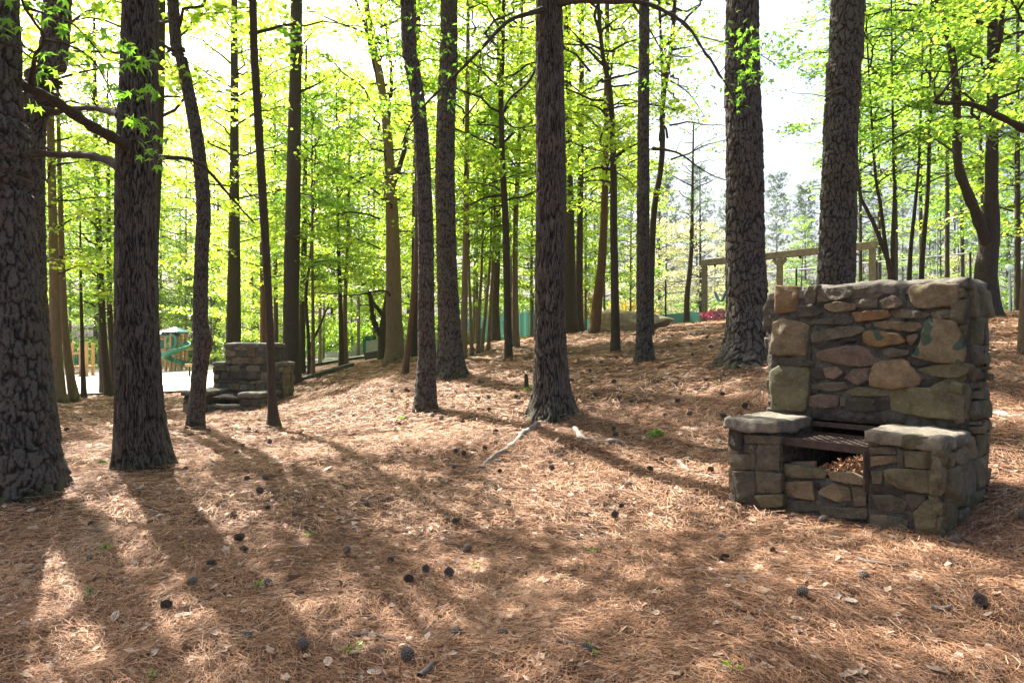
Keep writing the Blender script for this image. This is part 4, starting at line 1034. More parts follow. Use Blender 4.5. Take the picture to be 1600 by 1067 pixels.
# ------------------------------------------------------------------ wooden swing, boulder, fence, lamps
WOOD = simple("weathered_timber", (.13, .11, .08), (.24, .205, .15), 6, .9, .5, .01)
BLUE = simple("blue_rubber", (.03, .14, .26), (.05, .2, .34), 5, .5, .1)
STEEL = simple("galvanised_steel", (.30, .31, .32), (.45, .46, .47), 20, .5, .1, metallic=.6)
BLACKM = simple("black_coated_steel", (.012, .014, .014), (.03, .033, .033), 20, .6, .1)
def swing():
    a, c = P(1101, 503, 29.1), P(1363, 470, 23.7)
    a.z = gz(a.x, a.y); c.z = gz(c.x, c.y); m = (a + c) / 2; m.z = gz(m.x, m.y)
    top = EYE + 3.2
    root = empty("swing_frame", a, label="weathered timber swing frame with blue belt swing beyond the stout pine", cat="swing")
    L = Vector(a)
    for p in (a, m, c):
        MB().box((p.x - L.x, p.y - L.y, (top + p.z) / 2 - .14 - L.z), (.2, .2, top - p.z + .29), .9).build("post", WOOD, root, bevel=.015)
    d = (c - a); d.z = 0; d.normalize()
    for p, q in ((a, m), (m, c)):
        e0, e1 = p - d * .15 - L, q + d * (.15 if q is c else -.0) - L; e0.z = e1.z = top + .14 - L.z
        if q is m: e1 -= d * .012
        MB().bar(e0, e1, .18, .26).build("beam", WOOD, root, bevel=.015)
    for q, sg in ((m, 1), (m, -1)):
        s0 = q + d * sg * .02 - L; s0.z = top - .28 - L.z; s1 = q + d * sg * .26 - L; s1.z = top - .02 - L.z
        MB().bar(s0, s1, .1, .12).build("brace", WOOD, root)
    for k in (.075, .155, .62, .86):
        q = a + (c - a) * k
        hb = MB().box((q.x - L.x, q.y - L.y, top - .02 - L.z), (.08, .08, .09)).build("hanger", BLACKM, root)
    h0, h1 = a + (m - a) * .15, a + (m - a) * .31
    zs = gz(h0.x, h0.y) + 1.0
    for q in (h0, h1):
        MB().tube([(q.x - L.x, q.y - L.y, top - L.z), (q.x - L.x, q.y - L.y, zs + .25 - L.z)], .022 if q is h1 else .014, 6).build("chain", BLUE if q is h1 else STEEL, root)
    pts = []
    for i in range(13):
        t = i / 12; q = h0 + (h1 - h0) * t
        pts.append((q.x - L.x, q.y - L.y, zs + .25 - .42 * math.sin(t * math.pi) - L.z))
    m_ = MB()
    for p, q in zip(pts, pts[1:]): m_.bar(p, q, .16, .025)
    m_.build("belt_seat", BLUE, root)
swing()

def boulder():
    q = P(985, 517, 21.0); q.z = gz(q.x, q.y)
    ph, th = np.meshgrid(np.linspace(0, np.pi, 40), np.linspace(0, 2 * np.pi, 72, endpoint=False))
    x, y, z = np.sin(ph) * np.cos(th), np.sin(ph) * np.sin(th), np.cos(ph)
    g = np.random.default_rng(12); pn = g.normal(0, 1, (26, 3)); pn /= np.linalg.norm(pn, axis=1)[:, None]; ph_ = g.uniform(.78, 1.0, 26)
    r = np.full(x.shape, 1.15)
    for (a_, b_, c_), h_ in zip(pn, ph_):
        dt = a_ * x + b_ * y + c_ * z; r = np.minimum(r, np.where(dt > .05, h_ / np.maximum(dt, .05), 9))
    r += (fbm(x * 3 + 5, y * 3, z * 3, seed=44, oct=4) - .5) * .22
    X, Y, Z = x * r * 1.28, y * r * .75, z * r * (.36 - .08 * x)
    Z = Z + X * .10 * (X > .3)
    n = 40; m = 72
    V = np.stack([X.ravel(), Y.ravel(), Z.ravel() + .24], 1)
    i = np.arange(m)[:, None] * n; i2 = ((np.arange(m) + 1) % m)[:, None] * n; j = np.arange(n - 1)[None]
    F = np.stack([i + j, i + j + 1, i2 + j + 1, i2 + j], -1).reshape(-1, 4)
    o = link("boulder", mesh_np("boulder", V, F, STONE), None, q, (0, 0, -.1), 1.0, "long flat topped tan boulder lying on the crest of the slope", "boulder", color=(.40, .34, .24))
boulder()

def wire_mat(name, col, scale, width):
    m, t, b, out = newmat(name)
    b.inputs['Base Color'].default_value = (*col, 1); b.inputs['Metallic'].default_value = .3
    u = N(t, "ShaderNodeUVMap")
    tot = None
    for sg in (1, -1):
        sx = N(t, "ShaderNodeSeparateXYZ"); t.links.new(N(t, "ShaderNodeTexCoord").outputs['UV'], sx.inputs[0])
        a = N(t, "ShaderNodeMath", operation='ADD' if sg > 0 else 'SUBTRACT'); t.links.new(sx.outputs[0], a.inputs[0]); t.links.new(sx.outputs[1], a.inputs[1])
        mu = N(t, "ShaderNodeMath", operation='MULTIPLY'); mu.inputs[1].default_value = scale; t.links.new(a.outputs[0], mu.inputs[0])
        fr = N(t, "ShaderNodeMath", operation='FRACT'); t.links.new(mu.outputs[0], fr.inputs[0])
        lt = N(t, "ShaderNodeMath", operation='LESS_THAN'); lt.inputs[1].default_value = width; t.links.new(fr.outputs[0], lt.inputs[0])
        if tot is None: tot = lt.outputs[0]
        else:
            mxm = N(t, "ShaderNodeMath", operation='MAXIMUM'); t.links.new(tot, mxm.inputs[0]); t.links.new(lt.outputs[0], mxm.inputs[1]); tot = mxm.outputs[0]
    t.links.new(tot, b.inputs['Alpha'])
    return m
WIRE = wire_mat("chain_link", (.16, .18, .18), 14.0, .06)
SCREEN = leaf_mat("green_windscreen", (.045, .15, .12), (.055, .18, .145), (.065, .2, .16), (1.6, 1.5, 1.5), .5)
def panel(name, a, b, z0a, z0b, h0, h1, mat, root, sag=0.0, n=8):
    V, F = [], []
    for i in range(n + 1):
        t = i / n; p = a + (b - a) * t; zg = z0a + (z0b - z0a) * t
        for h in (h0, h1): V.append((p.x - root.location.x, p.y - root.location.y + (math.sin(t * 25) * sag), zg + h - root.location.z))
    for i in range(n): F.append((2 * i, 2 * i + 2, 2 * i + 3, 2 * i + 1))
    me = bpy.data.meshes.new(name); me.from_pydata(V, [], F); me.materials.append(mat)
    uv = me.uv_layers.new(name="UVMap"); L = (b - a).length
    for l in me.loops:
        v = l.vertex_index; uv.data[l.index].uv = (v // 2 / n * L, h0 if v % 2 == 0 else h1)
    me.update(); return link(name, me, root)
def fence(label, a, b, h, npost, screen=None, postmat=BLACKM):
    a, b = Vector((*a, 0)), Vector((*b, 0)); a.z = gz(a.x, a.y)
    root = empty("chain_link_fence", a, label=label, cat="fence")
    top = None; za, zb = gz(a.x, a.y), gz(b.x, b.y)
    for i in range(npost + 1):
        q = a + (b - a) * (i / npost); zg = za + (zb - za) * i / npost
        MB().tube([(q.x - a.x, q.y - a.y, zg - a.z - .5), (q.x - a.x, q.y - a.y, zg - a.z + h + .05)], .045, 8).build("post", postmat, root)
    for hh, nm in ((h, "rail"), (.12, "rail")):
        MB().tube([(0, 0, za - a.z + hh), (b.x - a.x, b.y - a.y, zb - a.z + hh)], .032, 6).build(nm, STEEL, root)
    panel("wire_mesh", a, b, za, zb, .05, h, WIRE, root)
    if screen:
        n = npost
        for i in range(screen[0], screen[1]):
            p, q = a + (b - a) * (i / n), a + (b - a) * ((i + 1) / n)
            dd = (q - p).normalized(); off = Vector((dd.y, -dd.x, 0)) * .06
            panel("windscreen", p + off + dd * .05, q + off - dd * .05, za + (zb - za) * i / n, za + (zb - za) * (i + 1) / n, screen[2], screen[3], SCREEN, root, .03, 14)
    return root
fence("tall chain link court fence with green windscreen behind the middle trees", (-4.2, 47.5), (3.2, 42.1), 3.1, 4, (0, 4, .45, 1.95))
fence("long chain link fence running behind boulder and swing frame", (3.2, 42.1), (21.5, 25.8), 2.95, 7, (0, 3, .1, 1.2))
fence("low chain link fence across the far side of the court", (14, 62), (44, 46), 1.6, 8)
GLOBE = simple("white_globe", (.75, .75, .74), (.8, .8, .8), 3, .4, 0)
for px, d, lb in ((1595, 36, "white globe lamp on a grey pole at the photo's right edge"), (1578, 44, "farther white globe lamp half hidden beside the forked tree")):
    q = P(px, 423, d); zg = gz(q.x, q.y)
    root = empty("globe_lamp", (q.x, q.y, zg), label=lb, cat="lamp", group="globe lamps by the court")
    h = q.z - zg
    MB().tube([(0, 0, -.3), (0, 0, h)], .06, 10).build("pole", STEEL, root)
    MB().tube([(0, 0, h), (0, 0, h + .06)], [.14, .1], 12).build("collar", STEEL, root)
    th = np.linspace(0, np.pi, 12)
    MB().tube([(0, 0, h + .25 - .22 * math.cos(a)) for a in th], [max(.005, .22 * math.sin(a)) for a in th], 16).build("globe", GLOBE, root, smooth=True)
q = P(1465, 440, 48); zg = gz(q.x, q.y)
root = empty("light_pole", (q.x, q.y, zg), label="slim pale court light pole seen between the sapling stems", cat="light pole")
MB().tube([(0, 0, -.3), (0, 0, 9.5)], [.08, .05], 10).build("pole", STEEL, root)
MB().box((0, 0, 9.4), (1.4, .08, .08)).build("cross_arm", STEEL, root)
for s in (-.6, .6): MB().box((s, -.1, 9.2), (.35, .3, .2)).build("flood_lamp", STEEL, root, bevel=.03)
# twin lamp seen left of the boulder
q = P(926, 475, 60); zg = gz(q.x, q.y); root = empty("twin_lamp", (q.x, q.y, zg), label="small grey twin arm lamp post left of the boulder", cat="lamp")
MB().tube([(0, 0, -.3), (0, 0, q.z - zg)], .06, 8).build("pole", STEEL, root)
for s in (-1, 1): MB().bar((0, 0, q.z - zg - .05), (s * .55, 0, q.z - zg + .3), .12, .07).build("lamp_arm", STEEL, root)

def shrub(name, label, px, py, d, r, h, n, leaf, mat, seed, group=None):
    q = P(px, py, d); q.z = gz(q.x, q.y)
    g = np.random.default_rng(seed)
    root = empty(name, q, label=label, cat="shrub", group=group)
    v = g.normal(0, 1, (n, 3)); v /= np.linalg.norm(v, axis=1)[:, None]; rad = g.uniform(.55, 1.0, n) ** .6
    lump = .75 + .5 * vnoise(v[:, 0] * 2.5 + 7, v[:, 1] * 2.5, v[:, 2] * 2.5, seed=seed)
    pos = v * (rad * lump)[:, None] * np.array([r, r * .8, h * .55]) + np.array([0, 0, h * .5])
    pos = pos[pos[:, 2] > .02]
    V, F, ti = kites(pos, leaf, seed + 1, 1.0)
    link("foliage", mesh_np("foliage", V, F, mat, False, {"tint": ('FACE', ti)}), root, kind="stuff")
    for k in range(4):
        a = k * 1.7; MB().tube([(0, 0, -.1), (r * .3 * math.cos(a), r * .3 * math.sin(a), h * .4), (r * .55 * math.cos(a), r * .5 * math.sin(a), h * .75)], [.02, .015, .006], 5).build("stem", TWIG, root)
shrub("azalea_bush", "low bright pink azalea bush between the swing post and stout pine", 1137, 503, 27.5, 1.15, .48, 900, .10, AZALEA, 301, "pink azaleas by the swing")
shrub("azalea_bush", "bright pink azalea bush by the middle swing post, half behind grill", 1206, 497, 26, .5, .6, 800, .10, AZALEA, 302, "pink azaleas by the swing")
shrub("shrub", "yellow green shrub behind the boulder", 990, 497, 44, 2.0, 2.3, 4200, .14, LEAF_YEL, 303)
shrub("shrub", "tall narrow yellow shrub beside the pines left of boulder", 913, 490, 44, .7, 3.4, 2000, .14, LEAF_YEL, 304)
shrub("shrub", "small yellow flowering shrub at the left end of court screen", 731, 540, 38, .5, .8, 900, .09, LEAF_YEL, 305)
for i, (px, d, r, h) in enumerate([(60, 66, 3, 2.4), (130, 68, 3, 2.2), (200, 67, 3.4, 2.6), (270, 66, 3.2, 2.4), (340, 66, 3.2, 2.4), (405, 64, 3, 2.2), (460, 60, 3, 2.4), (505, 52, 2.6, 2.6), (548, 50, 2.6, 2.4), (598, 48, 2.4, 2.2), (640, 50, 2.6, 2.4), (690, 52, 2.6, 2.4), (745, 64, 3.4, 4.2), (790, 66, 3.4, 4.6), (835, 70, 3.6, 5), (880, 72, 3.6, 5.2), (935, 74, 3.8, 5), (990, 74, 3.8, 5), (1045, 76, 3.8, 5.4), (1100, 76, 3.8, 5), (1150, 76, 3.8, 5.2), (1215, 76, 3.8, 5.4), (1260, 74, 3.8, 5), (1320, 74, 3.8, 5.4), (1385, 74, 3.8, 5), (1450, 72, 3.8, 5.2), (1510, 72, 3.8, 5), (1580, 70, 3.8, 5.2)]):
    shrub("shrub", ("dense dark green shrub " if px < 720 else "tall green hedge shrub ") + min(MARKS, key=lambda q: abs(q[0] - px))[1], px, 560, d, r, h, 2600, .26, LEAF_G, 320 + i, "dark shrubs along the wood's edge")

# ------------------------------------------------------------------ driveway wall, bin, parking stop
CONC = simple("grey_concrete", (.27, .28, .30), (.36, .37, .39), 3, .9, .4)
a, b = P(478, 560, 46), P(594, 545, 41)
root = empty("retaining_wall", (a.x, a.y, gz(a.x, a.y)), label="low grey concrete wall rising along the driveway", cat="wall")
n = 6
for i in range(n):
    p, q = a + (b - a) * (i / n), a + (b - a) * ((i + 1) / n); L = Vector(root.location); dd = (q - p).normalized() * .01
    z0 = gz(p.x, p.y); h0 = .25 + .75 * i / n; h1 = .25 + .75 * (i + 1) / n
    m = MB(); u = Vector((dd.y, -dd.x, 0)).normalized() * .12
    for s, h in ((p + dd, h0), (q - dd, h1)):
        for sg in (-1, 1):
            for zz in (-.4, h): m.v.append((s.x + u.x * sg - L.x, s.y + u.y * sg - L.y, z0 + zz - L.z))
    m.f = [(0, 1, 3, 2), (4, 6, 7, 5), (0, 4, 5, 1), (2, 3, 7, 6), (1, 5, 7, 3), (0, 2, 6, 4)]
    m.build("concrete_panel", CONC, root, bevel=.01)
BIN = simple("green_plastic", (.01, .14, .085), (.02, .19, .12), 6, .5, .1)
q = P(576, 548, 42); q.z = gz(q.x, q.y) + .25
root = empty("litter_bin", q, label="green litter bin standing behind the driveway wall", cat="bin")
MB().box((0, 0, .35), (.62, .62, .95)).build("body", BIN, root, bevel=.05); MB().box((0, 0, .88), (.7, .7, .1)).build("lid", BIN, root, bevel=.04)
q = P(743, 541, 40); q.z = gz(q.x, q.y)
root = empty("litter_bin", q, label="dark green bin among the saplings before the court screen", cat="bin")
MB().box((0, 0, .45), (.7, .7, .95)).build("body", BIN, root, bevel=.05); MB().box((0, 0, .98), (.8, .8, .1)).build("lid", BIN, root, bevel=.03)
TIMBER = simple("dark_timber", (.05, .045, .04), (.11, .10, .09), 12, .9, .5)
a, b = P(470, 588, 18.4), P(550, 572, 21.5)
a.z, b.z = gz(a.x, a.y) + .06, gz(b.x, b.y) + .06
tag(MB().bar((0, 0, 0), b - a, .16, .16).build("edging_timber", TIMBER, None, a, .015), "dark timber edging lying between the slope and lawn", "edging")
a, b = P(570, 560, 27), P(594, 556, 27); a.z, b.z = gz(a.x, a.y) + .12, gz(b.x, b.y) + .12
tag(MB().bar((0, 0, 0), b - a, .2, .35).build("edging_timber", TIMBER, None, a, .015), "short brown edging timber at the end of the driveway", "edging")

# ------------------------------------------------------------------ playground
PWOOD = simple("orange_timber", (.40, .23, .10), (.52, .32, .15), 8, .8, .3)
PGREEN = simple("slide_green", (.015, .16, .10), (.02, .2, .13), 4, .35, 0, spec=.5)
PDARK = simple("panel_green", (.012, .09, .075), (.02, .12, .10), 4, .5, 0)
ROOFM = simple("roof_teal", (.06, .15, .155), (.10, .20, .20), 5, .4, .1)
ORANGE = simple("orange_plastic", (.6, .13, .02), (.68, .17, .03), 4, .45, 0)
def play_tower():
    q = P(268, 579, 46); q.z = gz(q.x, q.y) + .1
    root = empty("play_tower", q, label="playground tower with teal roofs, timber posts and green spiral slide", cat="play tower")
    k = 46 / FPX   # metres in one photo pixel at this distance
    X = lambda px: (px - 268) * k
    for px, y, h in ((247, .4, 2.45), (254, -.6, 2.5), (266, -.6, 2.75), (273.5, -.6, 2.75), (286, -.2, 2.5), (258, 1.1, 2.5), (279, 1.1, 2.6), (266, 1.1, 2.7)):
        MB().box((X(px), y, h / 2), (.15, .15, h)).build("post", PWOOD, root, bevel=.015)
    MB().box((X(260), .25, 1.22), (1.0, 1.75, .14)).build("deck", PWOOD, root); MB().box((X(279), .25, 1.42), (.8, 1.6, .14)).build("deck", PWOOD, root)
    for x0, x1, z, h in ((255.5, 264.5, 1.72, .75), (274.5, 284, 1.9, .7)):
        MB().box(((X(x0) + X(x1)) / 2, -.64, z), (X(x1) - X(x0), .05, h)).build("side_panel", PDARK, root)
    for z in (1.42, 2.12): MB().box((X(260), -.70, z), (.42, .06, .1)).build("rail", PWOOD, root)
    MB().box((X(260), -.72, 1.18), (.55, .08, .2)).build("fascia", PWOOD, root); MB().box((X(279), -.72, 1.36), (.5, .08, .3)).build("fascia", PWOOD, root)
    for px, z, wd in ((256, 2.35, 1.5), (273, 2.6, 1.35)):
        m = MB(); m.v = [(X(px) - wd / 2, -1.0, z), (X(px) + wd / 2, -1.0, z), (X(px) + wd / 2, 1.4, z), (X(px) - wd / 2, 1.4, z), (X(px), .2, z + .36), (X(px) - wd / 2, -1.0, z - .06), (X(px) + wd / 2, -1.0, z - .06), (X(px) + wd / 2, 1.4, z - .06), (X(px) - wd / 2, 1.4, z - .06)]
        m.f = [(0, 1, 4), (1, 2, 4), (2, 3, 4), (3, 0, 4), (0, 5, 6, 1), (1, 6, 7, 2), (2, 7, 8, 3), (3, 8, 5, 0), (8, 7, 6, 5)]
        m.build("roof", ROOFM, root)
    for i in range(6): MB().bar((X(248), -.72, .15 + i * .32), (X(253), -.72, .15 + i * .32), .05).build("rung", BLACKM, root)
    # spiral slide: trough swept on a helix
    n, mm_ = 44, 9; V, F = [], []
    cx, cy = X(287), -1.15
    for i in range(n):
        t = i / (n - 1); an = math.radians(80 - 400 * t); r = .62; z = 1.75 - 1.5 * t ** .95
        for j in range(mm_):
            u = j / (mm_ - 1) * math.pi; rr = r + .3 * -math.cos(u); zz = z + .30 * (1 - math.sin(u)) ** 1
            V.append((cx + rr * math.cos(an), cy + rr * math.sin(an), zz))
    for i in range(n - 1):
        for j in range(mm_ - 1): b0 = i * mm_ + j; F.append((b0, b0 + 1, b0 + mm_ + 1, b0 + mm_))
    o = link("spiral_slide", mesh_np("spiral_slide", V, np.array(F), PGREEN), root)
    so = o.modifiers.new("thickness", 'SOLIDIFY'); so.thickness = .03
    MB().tube([(cx, cy, 0), (cx, cy, 2.2)], .06, 8).build("slide_pole", PGREEN, root)
    tw = []
    for i in range(25): a_ = i / 24 * 2 * math.pi; tw.append((cx + .02, cy - .2 + .42 * math.cos(a_) * .3, 1.95 + .42 * math.sin(a_)))
    tw = [(cx + .32 * math.cos(i / 24 * 6.283), cy - .55, 1.95 + .42 * math.sin(i / 24 * 6.283)) for i in range(25)]
    MB().tube(tw, .05, 6, False).build("slide_hoop", PGREEN, root)
play_tower()
def small_tower():
    q = P(125, 588, 42); q.z = gz(q.x, q.y) + .1
    root = empty("play_tower", q, label="small timber play tower with orange panel near the photo's left", cat="play tower")
    k = 42 / FPX; X = lambda px: (px - 125) * k
    for px, y, h in ((112, 0, 2.0), (126, 0, 2.0), (131, .9, 2.0), (135, 0, 2.1), (113, .9, 2.0)):
        MB().box((X(px), y, h / 2), (.15, .15, h)).build("post", PWOOD, root, bevel=.015)
    MB().box((X(119.5), .45, .55), (.75, 1.1, .12)).build("deck", PWOOD, root)
    MB().box((X(119.5), -.02, 1.4), (.5, .1, .12)).build("rail", PWOOD, root)
    for px in (115.5, 118, 120.5): MB().box((X(px), -.02, .95), (.03, .03, .8)).build("baluster", PDARK, root)
    MB().box((X(122), .02, 1.0), (.18, .06, .6)).build("side_panel", PDARK, root)
    MB().box((X(115), -.1, .32), (.24, .1, .42)).build("side_panel", ORANGE, root, bevel=.03); MB().box((X(121), -.3, .18), (.4, .5, .12)).build("step", PWOOD, root)
    MB().box((X(138), -.1, .6), (.5, .4, .06)).build("bench_seat", PWOOD, root)
small_tower()
q = P(178, 575, 48); q.z = gz(q.x, q.y)
root = empty("play_post", q, label="pair of timber play posts just left of the straight oak", cat="play frame")
for s in (-.15, .28): MB().box((s, 0, 1.2), (.16, .16, 2.6)).build("post", PWOOD, root, bevel=.015)
MB().box((.06, 0, 2.42), (.55, .1, .14)).build("beam", PWOOD, root)
q = P(296, 590, 36); q.z = gz(q.x, q.y)
root = empty("spring_rider", q, label="small yellow timber seat on a post before the spiral slide", cat="play seat")
MB().box((0, 0, .35), (.07, .07, .7)).build("post", BLACKM, root); MB().box((-.05, 0, .68), (.32, .2, .14)).build("seat", PWOOD, root, bevel=.02)

# ------------------------------------------------------------------ limbs and single leaves of the near trees
def leaf_mesh(seed, curl):
    g = random.Random(seed); V = [(0, 0, 0)]; lobes = [(-125, .52), (-62, .86), (0, 1.0), (62, .86), (125, .52)]
    ang = []
    for i, (a, r) in enumerate(lobes):
        ang.append((a + g.uniform(-5, 5), r * g.uniform(.92, 1.06)))
        if i < 4: ang.append(((a + lobes[i + 1][0]) / 2, .36))
    ang = [(-172, .2)] + ang + [(172, .2)]
    for a, r in ang:
        t = math.radians(a); x, y = r * math.cos(t) * .5 + .12, r * math.sin(t) * .5
        V.append((x, y, -curl * (r * .5) ** 2 + .05 * abs(math.sin(t * 2.5))))
    n = len(ang); F = [(0, i + 1, i + 2) for i in range(n - 1)] + [(0, n, 1)]
    b = len(V); V += [(-.05, .008, 0), (-.05, -.008, 0), (-.4, -.006, .06), (-.4, .006, .06)]; F.append((b, b + 1, b + 2, b + 3))
    me = bpy.data.meshes.new("leaf"); me.from_pydata(V, [], F); me.materials.append(LEAF_NEAR)
    at = me.attributes.new("tint", 'FLOAT', 'FACE'); at.data.foreach_set("value", [g.uniform(.3, .7)] * len(F)); me.update()
    return me
LEAVES = [leaf_mesh(i, .3 + .25 * i) for i in range(6)]
def leaves_at(branch, root, clusters, d, dj, size):
    """single leaves as sub-parts of a branch: clusters of (px, py, spread px, how many)"""
    for px, py, sp, n in clusters:
        for k in range(n):
            q = P(px + R.gauss(0, sp), py + R.gauss(0, sp * .7), d + R.uniform(-dj, dj))
            o = link("leaf", R.choice(LEAVES), branch, q - root.location, (R.gauss(0, .55), R.gauss(.35, .45), R.uniform(0, 6.28)), size * R.uniform(.75, 1.3))
br1, _ = limb(t_oak, 6.4, [(207, 236, 6.35), (180, 218, 6.1), (140, 196, 5.9), (95, 165, 5.7), (50, 139, 5.5), (0, 122, 5.3), (-60, 108, 5.1), (-130, 90, 5.0)], .050, .030, 40, 12)
br2, _ = limb(t_oak, 6.4, [(190, 262, 6.4), (165, 250, 6.6), (130, 242, 6.8), (90, 240, 7.0), (50, 236, 7.1), (10, 240, 7.3), (-40, 236, 7.5)], .042, .022, 30, 10)
br3, _ = limb(t_oak, 6.4, [(190, 180, 6.4), (165, 172, 6.9), (130, 170, 7.2), (80, 176, 7.5), (40, 182, 7.8)], .035, .02, 26, 10)
br4, _ = limb(t_oak, 6.4, [(236, 245, 6.4), (265, 247, 6.6), (300, 252, 6.9), (330, 272, 7.1), (362, 310, 7.2), (398, 350, 7.3)], .026, .008, 30, 8)
br5, _ = limb(t_oak, 6.4, [(48, 138, 5.5), (51, 112, 5.4), (55, 88, 5.3), (70, 62, 5.2), (55, 40, 5.15), (36, 12, 5.1), (20, -30, 5.0)], .018, .008, 24, 8)
br6, _ = limb(t_oak, 6.4, [(70, 62, 5.2), (100, 68, 5.2), (130, 82, 5.3), (155, 110, 5.4), (172, 150, 5.5), (185, 180, 5.6)], .010, .004, 24, 6)
br7, _ = limb(t_oak, 6.4, [(36, 12, 5.1), (80, 25, 5.2), (115, 40, 5.3), (150, 75, 5.4), (170, 95, 5.5), (215, 98, 5.6), (245, 108, 5.7)], .009, .003, 24, 6)
br8, _ = limb(t_oak, 6.4, [(0, 66, 4.9), (25, 74, 5.0), (55, 94, 5.1), (90, 100, 5.2), (150, 98, 5.3), (200, 97, 5.4)], .008, .003, 24, 6)
br9, _ = limb(t_oak, 6.4, [(215, 215, 6.1), (235, 232, 5.9), (250, 248, 5.7), (262, 260, 5.6)], .008, .003, 14, 6)
S = 1 / 4.103
def cl(lst): return [(x * S, y * S, sp * S, n) for x, y, sp, n in lst]
leaves_at(br5, t_oak, cl([(75, 195, 35, 6), (20, 130, 20, 3), (245, 20, 35, 5), (400, 35, 40, 7), (280, 120, 35, 4), (60, 10, 30, 3)]), 5.1, .15, .125)
leaves_at(br6, t_oak, cl([(305, 360, 25, 3), (310, 440, 40, 7), (500, 355, 50, 6), (410, 180, 25, 4), (390, 320, 30, 3), (700, 395, 30, 3), (720, 560, 40, 4)]), 5.25, .15, .125)
leaves_at(br7, t_oak, cl([(590, 240, 35, 6), (640, 60, 45, 7), (690, 280, 40, 6), (640, 175, 35, 4), (780, 250, 25, 3), (840, 330, 45, 9), (930, 395, 40, 7), (820, 425, 30, 4)]), 5.5, .2, .115)
leaves_at(br9, t_oak, cl([(790, 610, 30, 4), (900, 575, 35, 5), (970, 615, 40, 7), (920, 790, 45, 10), (860, 745, 25, 4), (965, 930, 45, 9), (1010, 1030, 35, 5), (220, 690, 20, 2)]), 5.7, .2, .115)
c1, _ = limb(t_center, 8, [(876, 4, 7.9), (905, 2, 7.6), (950, 4, 7.4), (1000, 6, 7.3), (1040, 20, 7.2), (1075, 45, 7.1), (1100, 80, 7.0), (1125, 118, 6.9), (1148, 155, 6.9)], .032, .008, 40, 10)
c2, _ = limb(t_center, 8, [(848, 16, 7.9), (825, 22, 7.7), (795, 33, 7.5), (760, 68, 7.3), (715, 115, 7.2), (675, 155, 7.1), (645, 192, 7.0), (628, 225, 7.0)], .028, .007, 40, 10)
c3, _ = limb(t_center, 8, [(845, 95, 8), (825, 130, 8.1), (800, 150, 8.1), (788, 172, 8.1), (795, 192, 8.1), (812, 197, 8.1), (835, 186, 8.0)], .016, .006, 30, 8)
c4, _ = limb(t_center, 8, [(990, 8, 7.3), (1010, 38, 7.2), (1030, 75, 7.1), (1048, 120, 7.0)], .012, .004, 20, 6)
c5, _ = limb(t_center, 8, [(1085, 55, 7.1), (1105, 60, 6.9), (1135, 70, 6.7), (1180, 85, 6.6), (1215, 105, 6.5)], .010, .003, 20, 6)
leaves_at(c5, t_center, [(1155, 45, 12, 12), (1165, 60, 16, 22), (1175, 85, 20, 26), (1200, 75, 18, 18), (1225, 95, 14, 10), (1215, 60, 14, 8), (1190, 110, 16, 12), (1240, 75, 12, 5)], 6.6, .3, .085)
leaves_at(c1, t_center, [(1165, 120, 16, 16), (1150, 140, 14, 10), (1125, 130, 18, 9), (1105, 95, 18, 7), (1110, 30, 20, 6), (1145, 165, 10, 4), (1090, 160, 14, 7)], 6.9, .25, .085)
leaves_at(c4, t_center, [(1005, 60, 22, 9), (1030, 95, 22, 10), (1060, 70, 22, 7), (1000, 125, 16, 8), (1020, 130, 10, 5)], 7.1, .3, .085)
leaves_at(c2, t_center, [(650, 30, 18, 8), (690, 45, 22, 16), (720, 30, 22, 10), (700, 75, 14, 8), (655, 90, 18, 7), (660, 140, 22, 12), (690, 125, 14, 8), (700, 160, 12, 6), (650, 155, 14, 6), (640, 100, 10, 4)], 7.2, .3, .085)
leaves_at(c3, t_center, [(780, 150, 18, 4), (810, 185, 18, 6), (760, 195, 16, 4)], 8.0, .2, .085)

def tree_limbs(label, spec):
    root = ROOTS[label]
    for pix, r0, r1 in spec: limb(root, 0, pix, r0, r1, 24, 7)
tree_limbs("smooth slim grey tree in front of the boulder", [
    ([(958, 250, 13), (975, 235, 13), (1000, 222, 12.8)], .05, .012), ([(958, 265, 13), (930, 262, 13), (905, 275, 13)], .03, .008), ([(955, 190, 13), (935, 168, 13), (900, 162, 13)], .03, .008), ([(957, 285, 13), (930, 283, 13.2), (890, 290, 13.3)], .025, .006),
    ([(952, 110, 13), (930, 90, 13), (905, 62, 13), (890, 45, 13)], .035, .01), ([(938, 50, 13), (930, 25, 13), (935, 5, 13), (945, -30, 13)], .035, .01)])
tree_limbs("slim straight brown tree left of the lone middle oak", [
    ([(788, 305, 15), (760, 308, 15), (735, 320, 15), (712, 335, 15)], .035, .01), ([(789, 320, 15), (765, 325, 15), (745, 345, 15), (715, 352, 15)], .025, .006), ([(791, 350, 15), (765, 360, 15), (755, 385, 15)], .02, .006), ([(784, 200, 15), (760, 196, 15), (712, 198, 15)], .025, .006)])
tree_limbs("curved tree with twin upright stems behind the dark slim pine", [
    ([(1034, 220, 16), (1036, 150, 16), (1034, 80, 16), (1030, 0, 16)], .06, .03), ([(1020, 232, 16), (1060, 240, 15.6), (1100, 268, 15.4), (1140, 285, 15)], .03, .008), ([(1050, 78, 16), (1080, 74, 15.8)], .03, .01), ([(1045, 125, 16), (1075, 145, 15.5), (1100, 180, 15.3)], .02, .006)])
tree_limbs("pale tan barked oak standing by the driveway", [
    ([(614, 470, 19), (600, 454, 18.6), (560, 460, 18), (520, 462, 17.5)], .04, .008), ([(610, 300, 19), (630, 240, 19), (640, 190, 19), (655, 150, 19)], .09, .03), ([(600, 170, 19), (585, 100, 19), (570, 40, 19), (555, 0, 19)], .07, .03), ([(604, 210, 19), (612, 120, 19), (600, 20, 19)], .06, .03)])
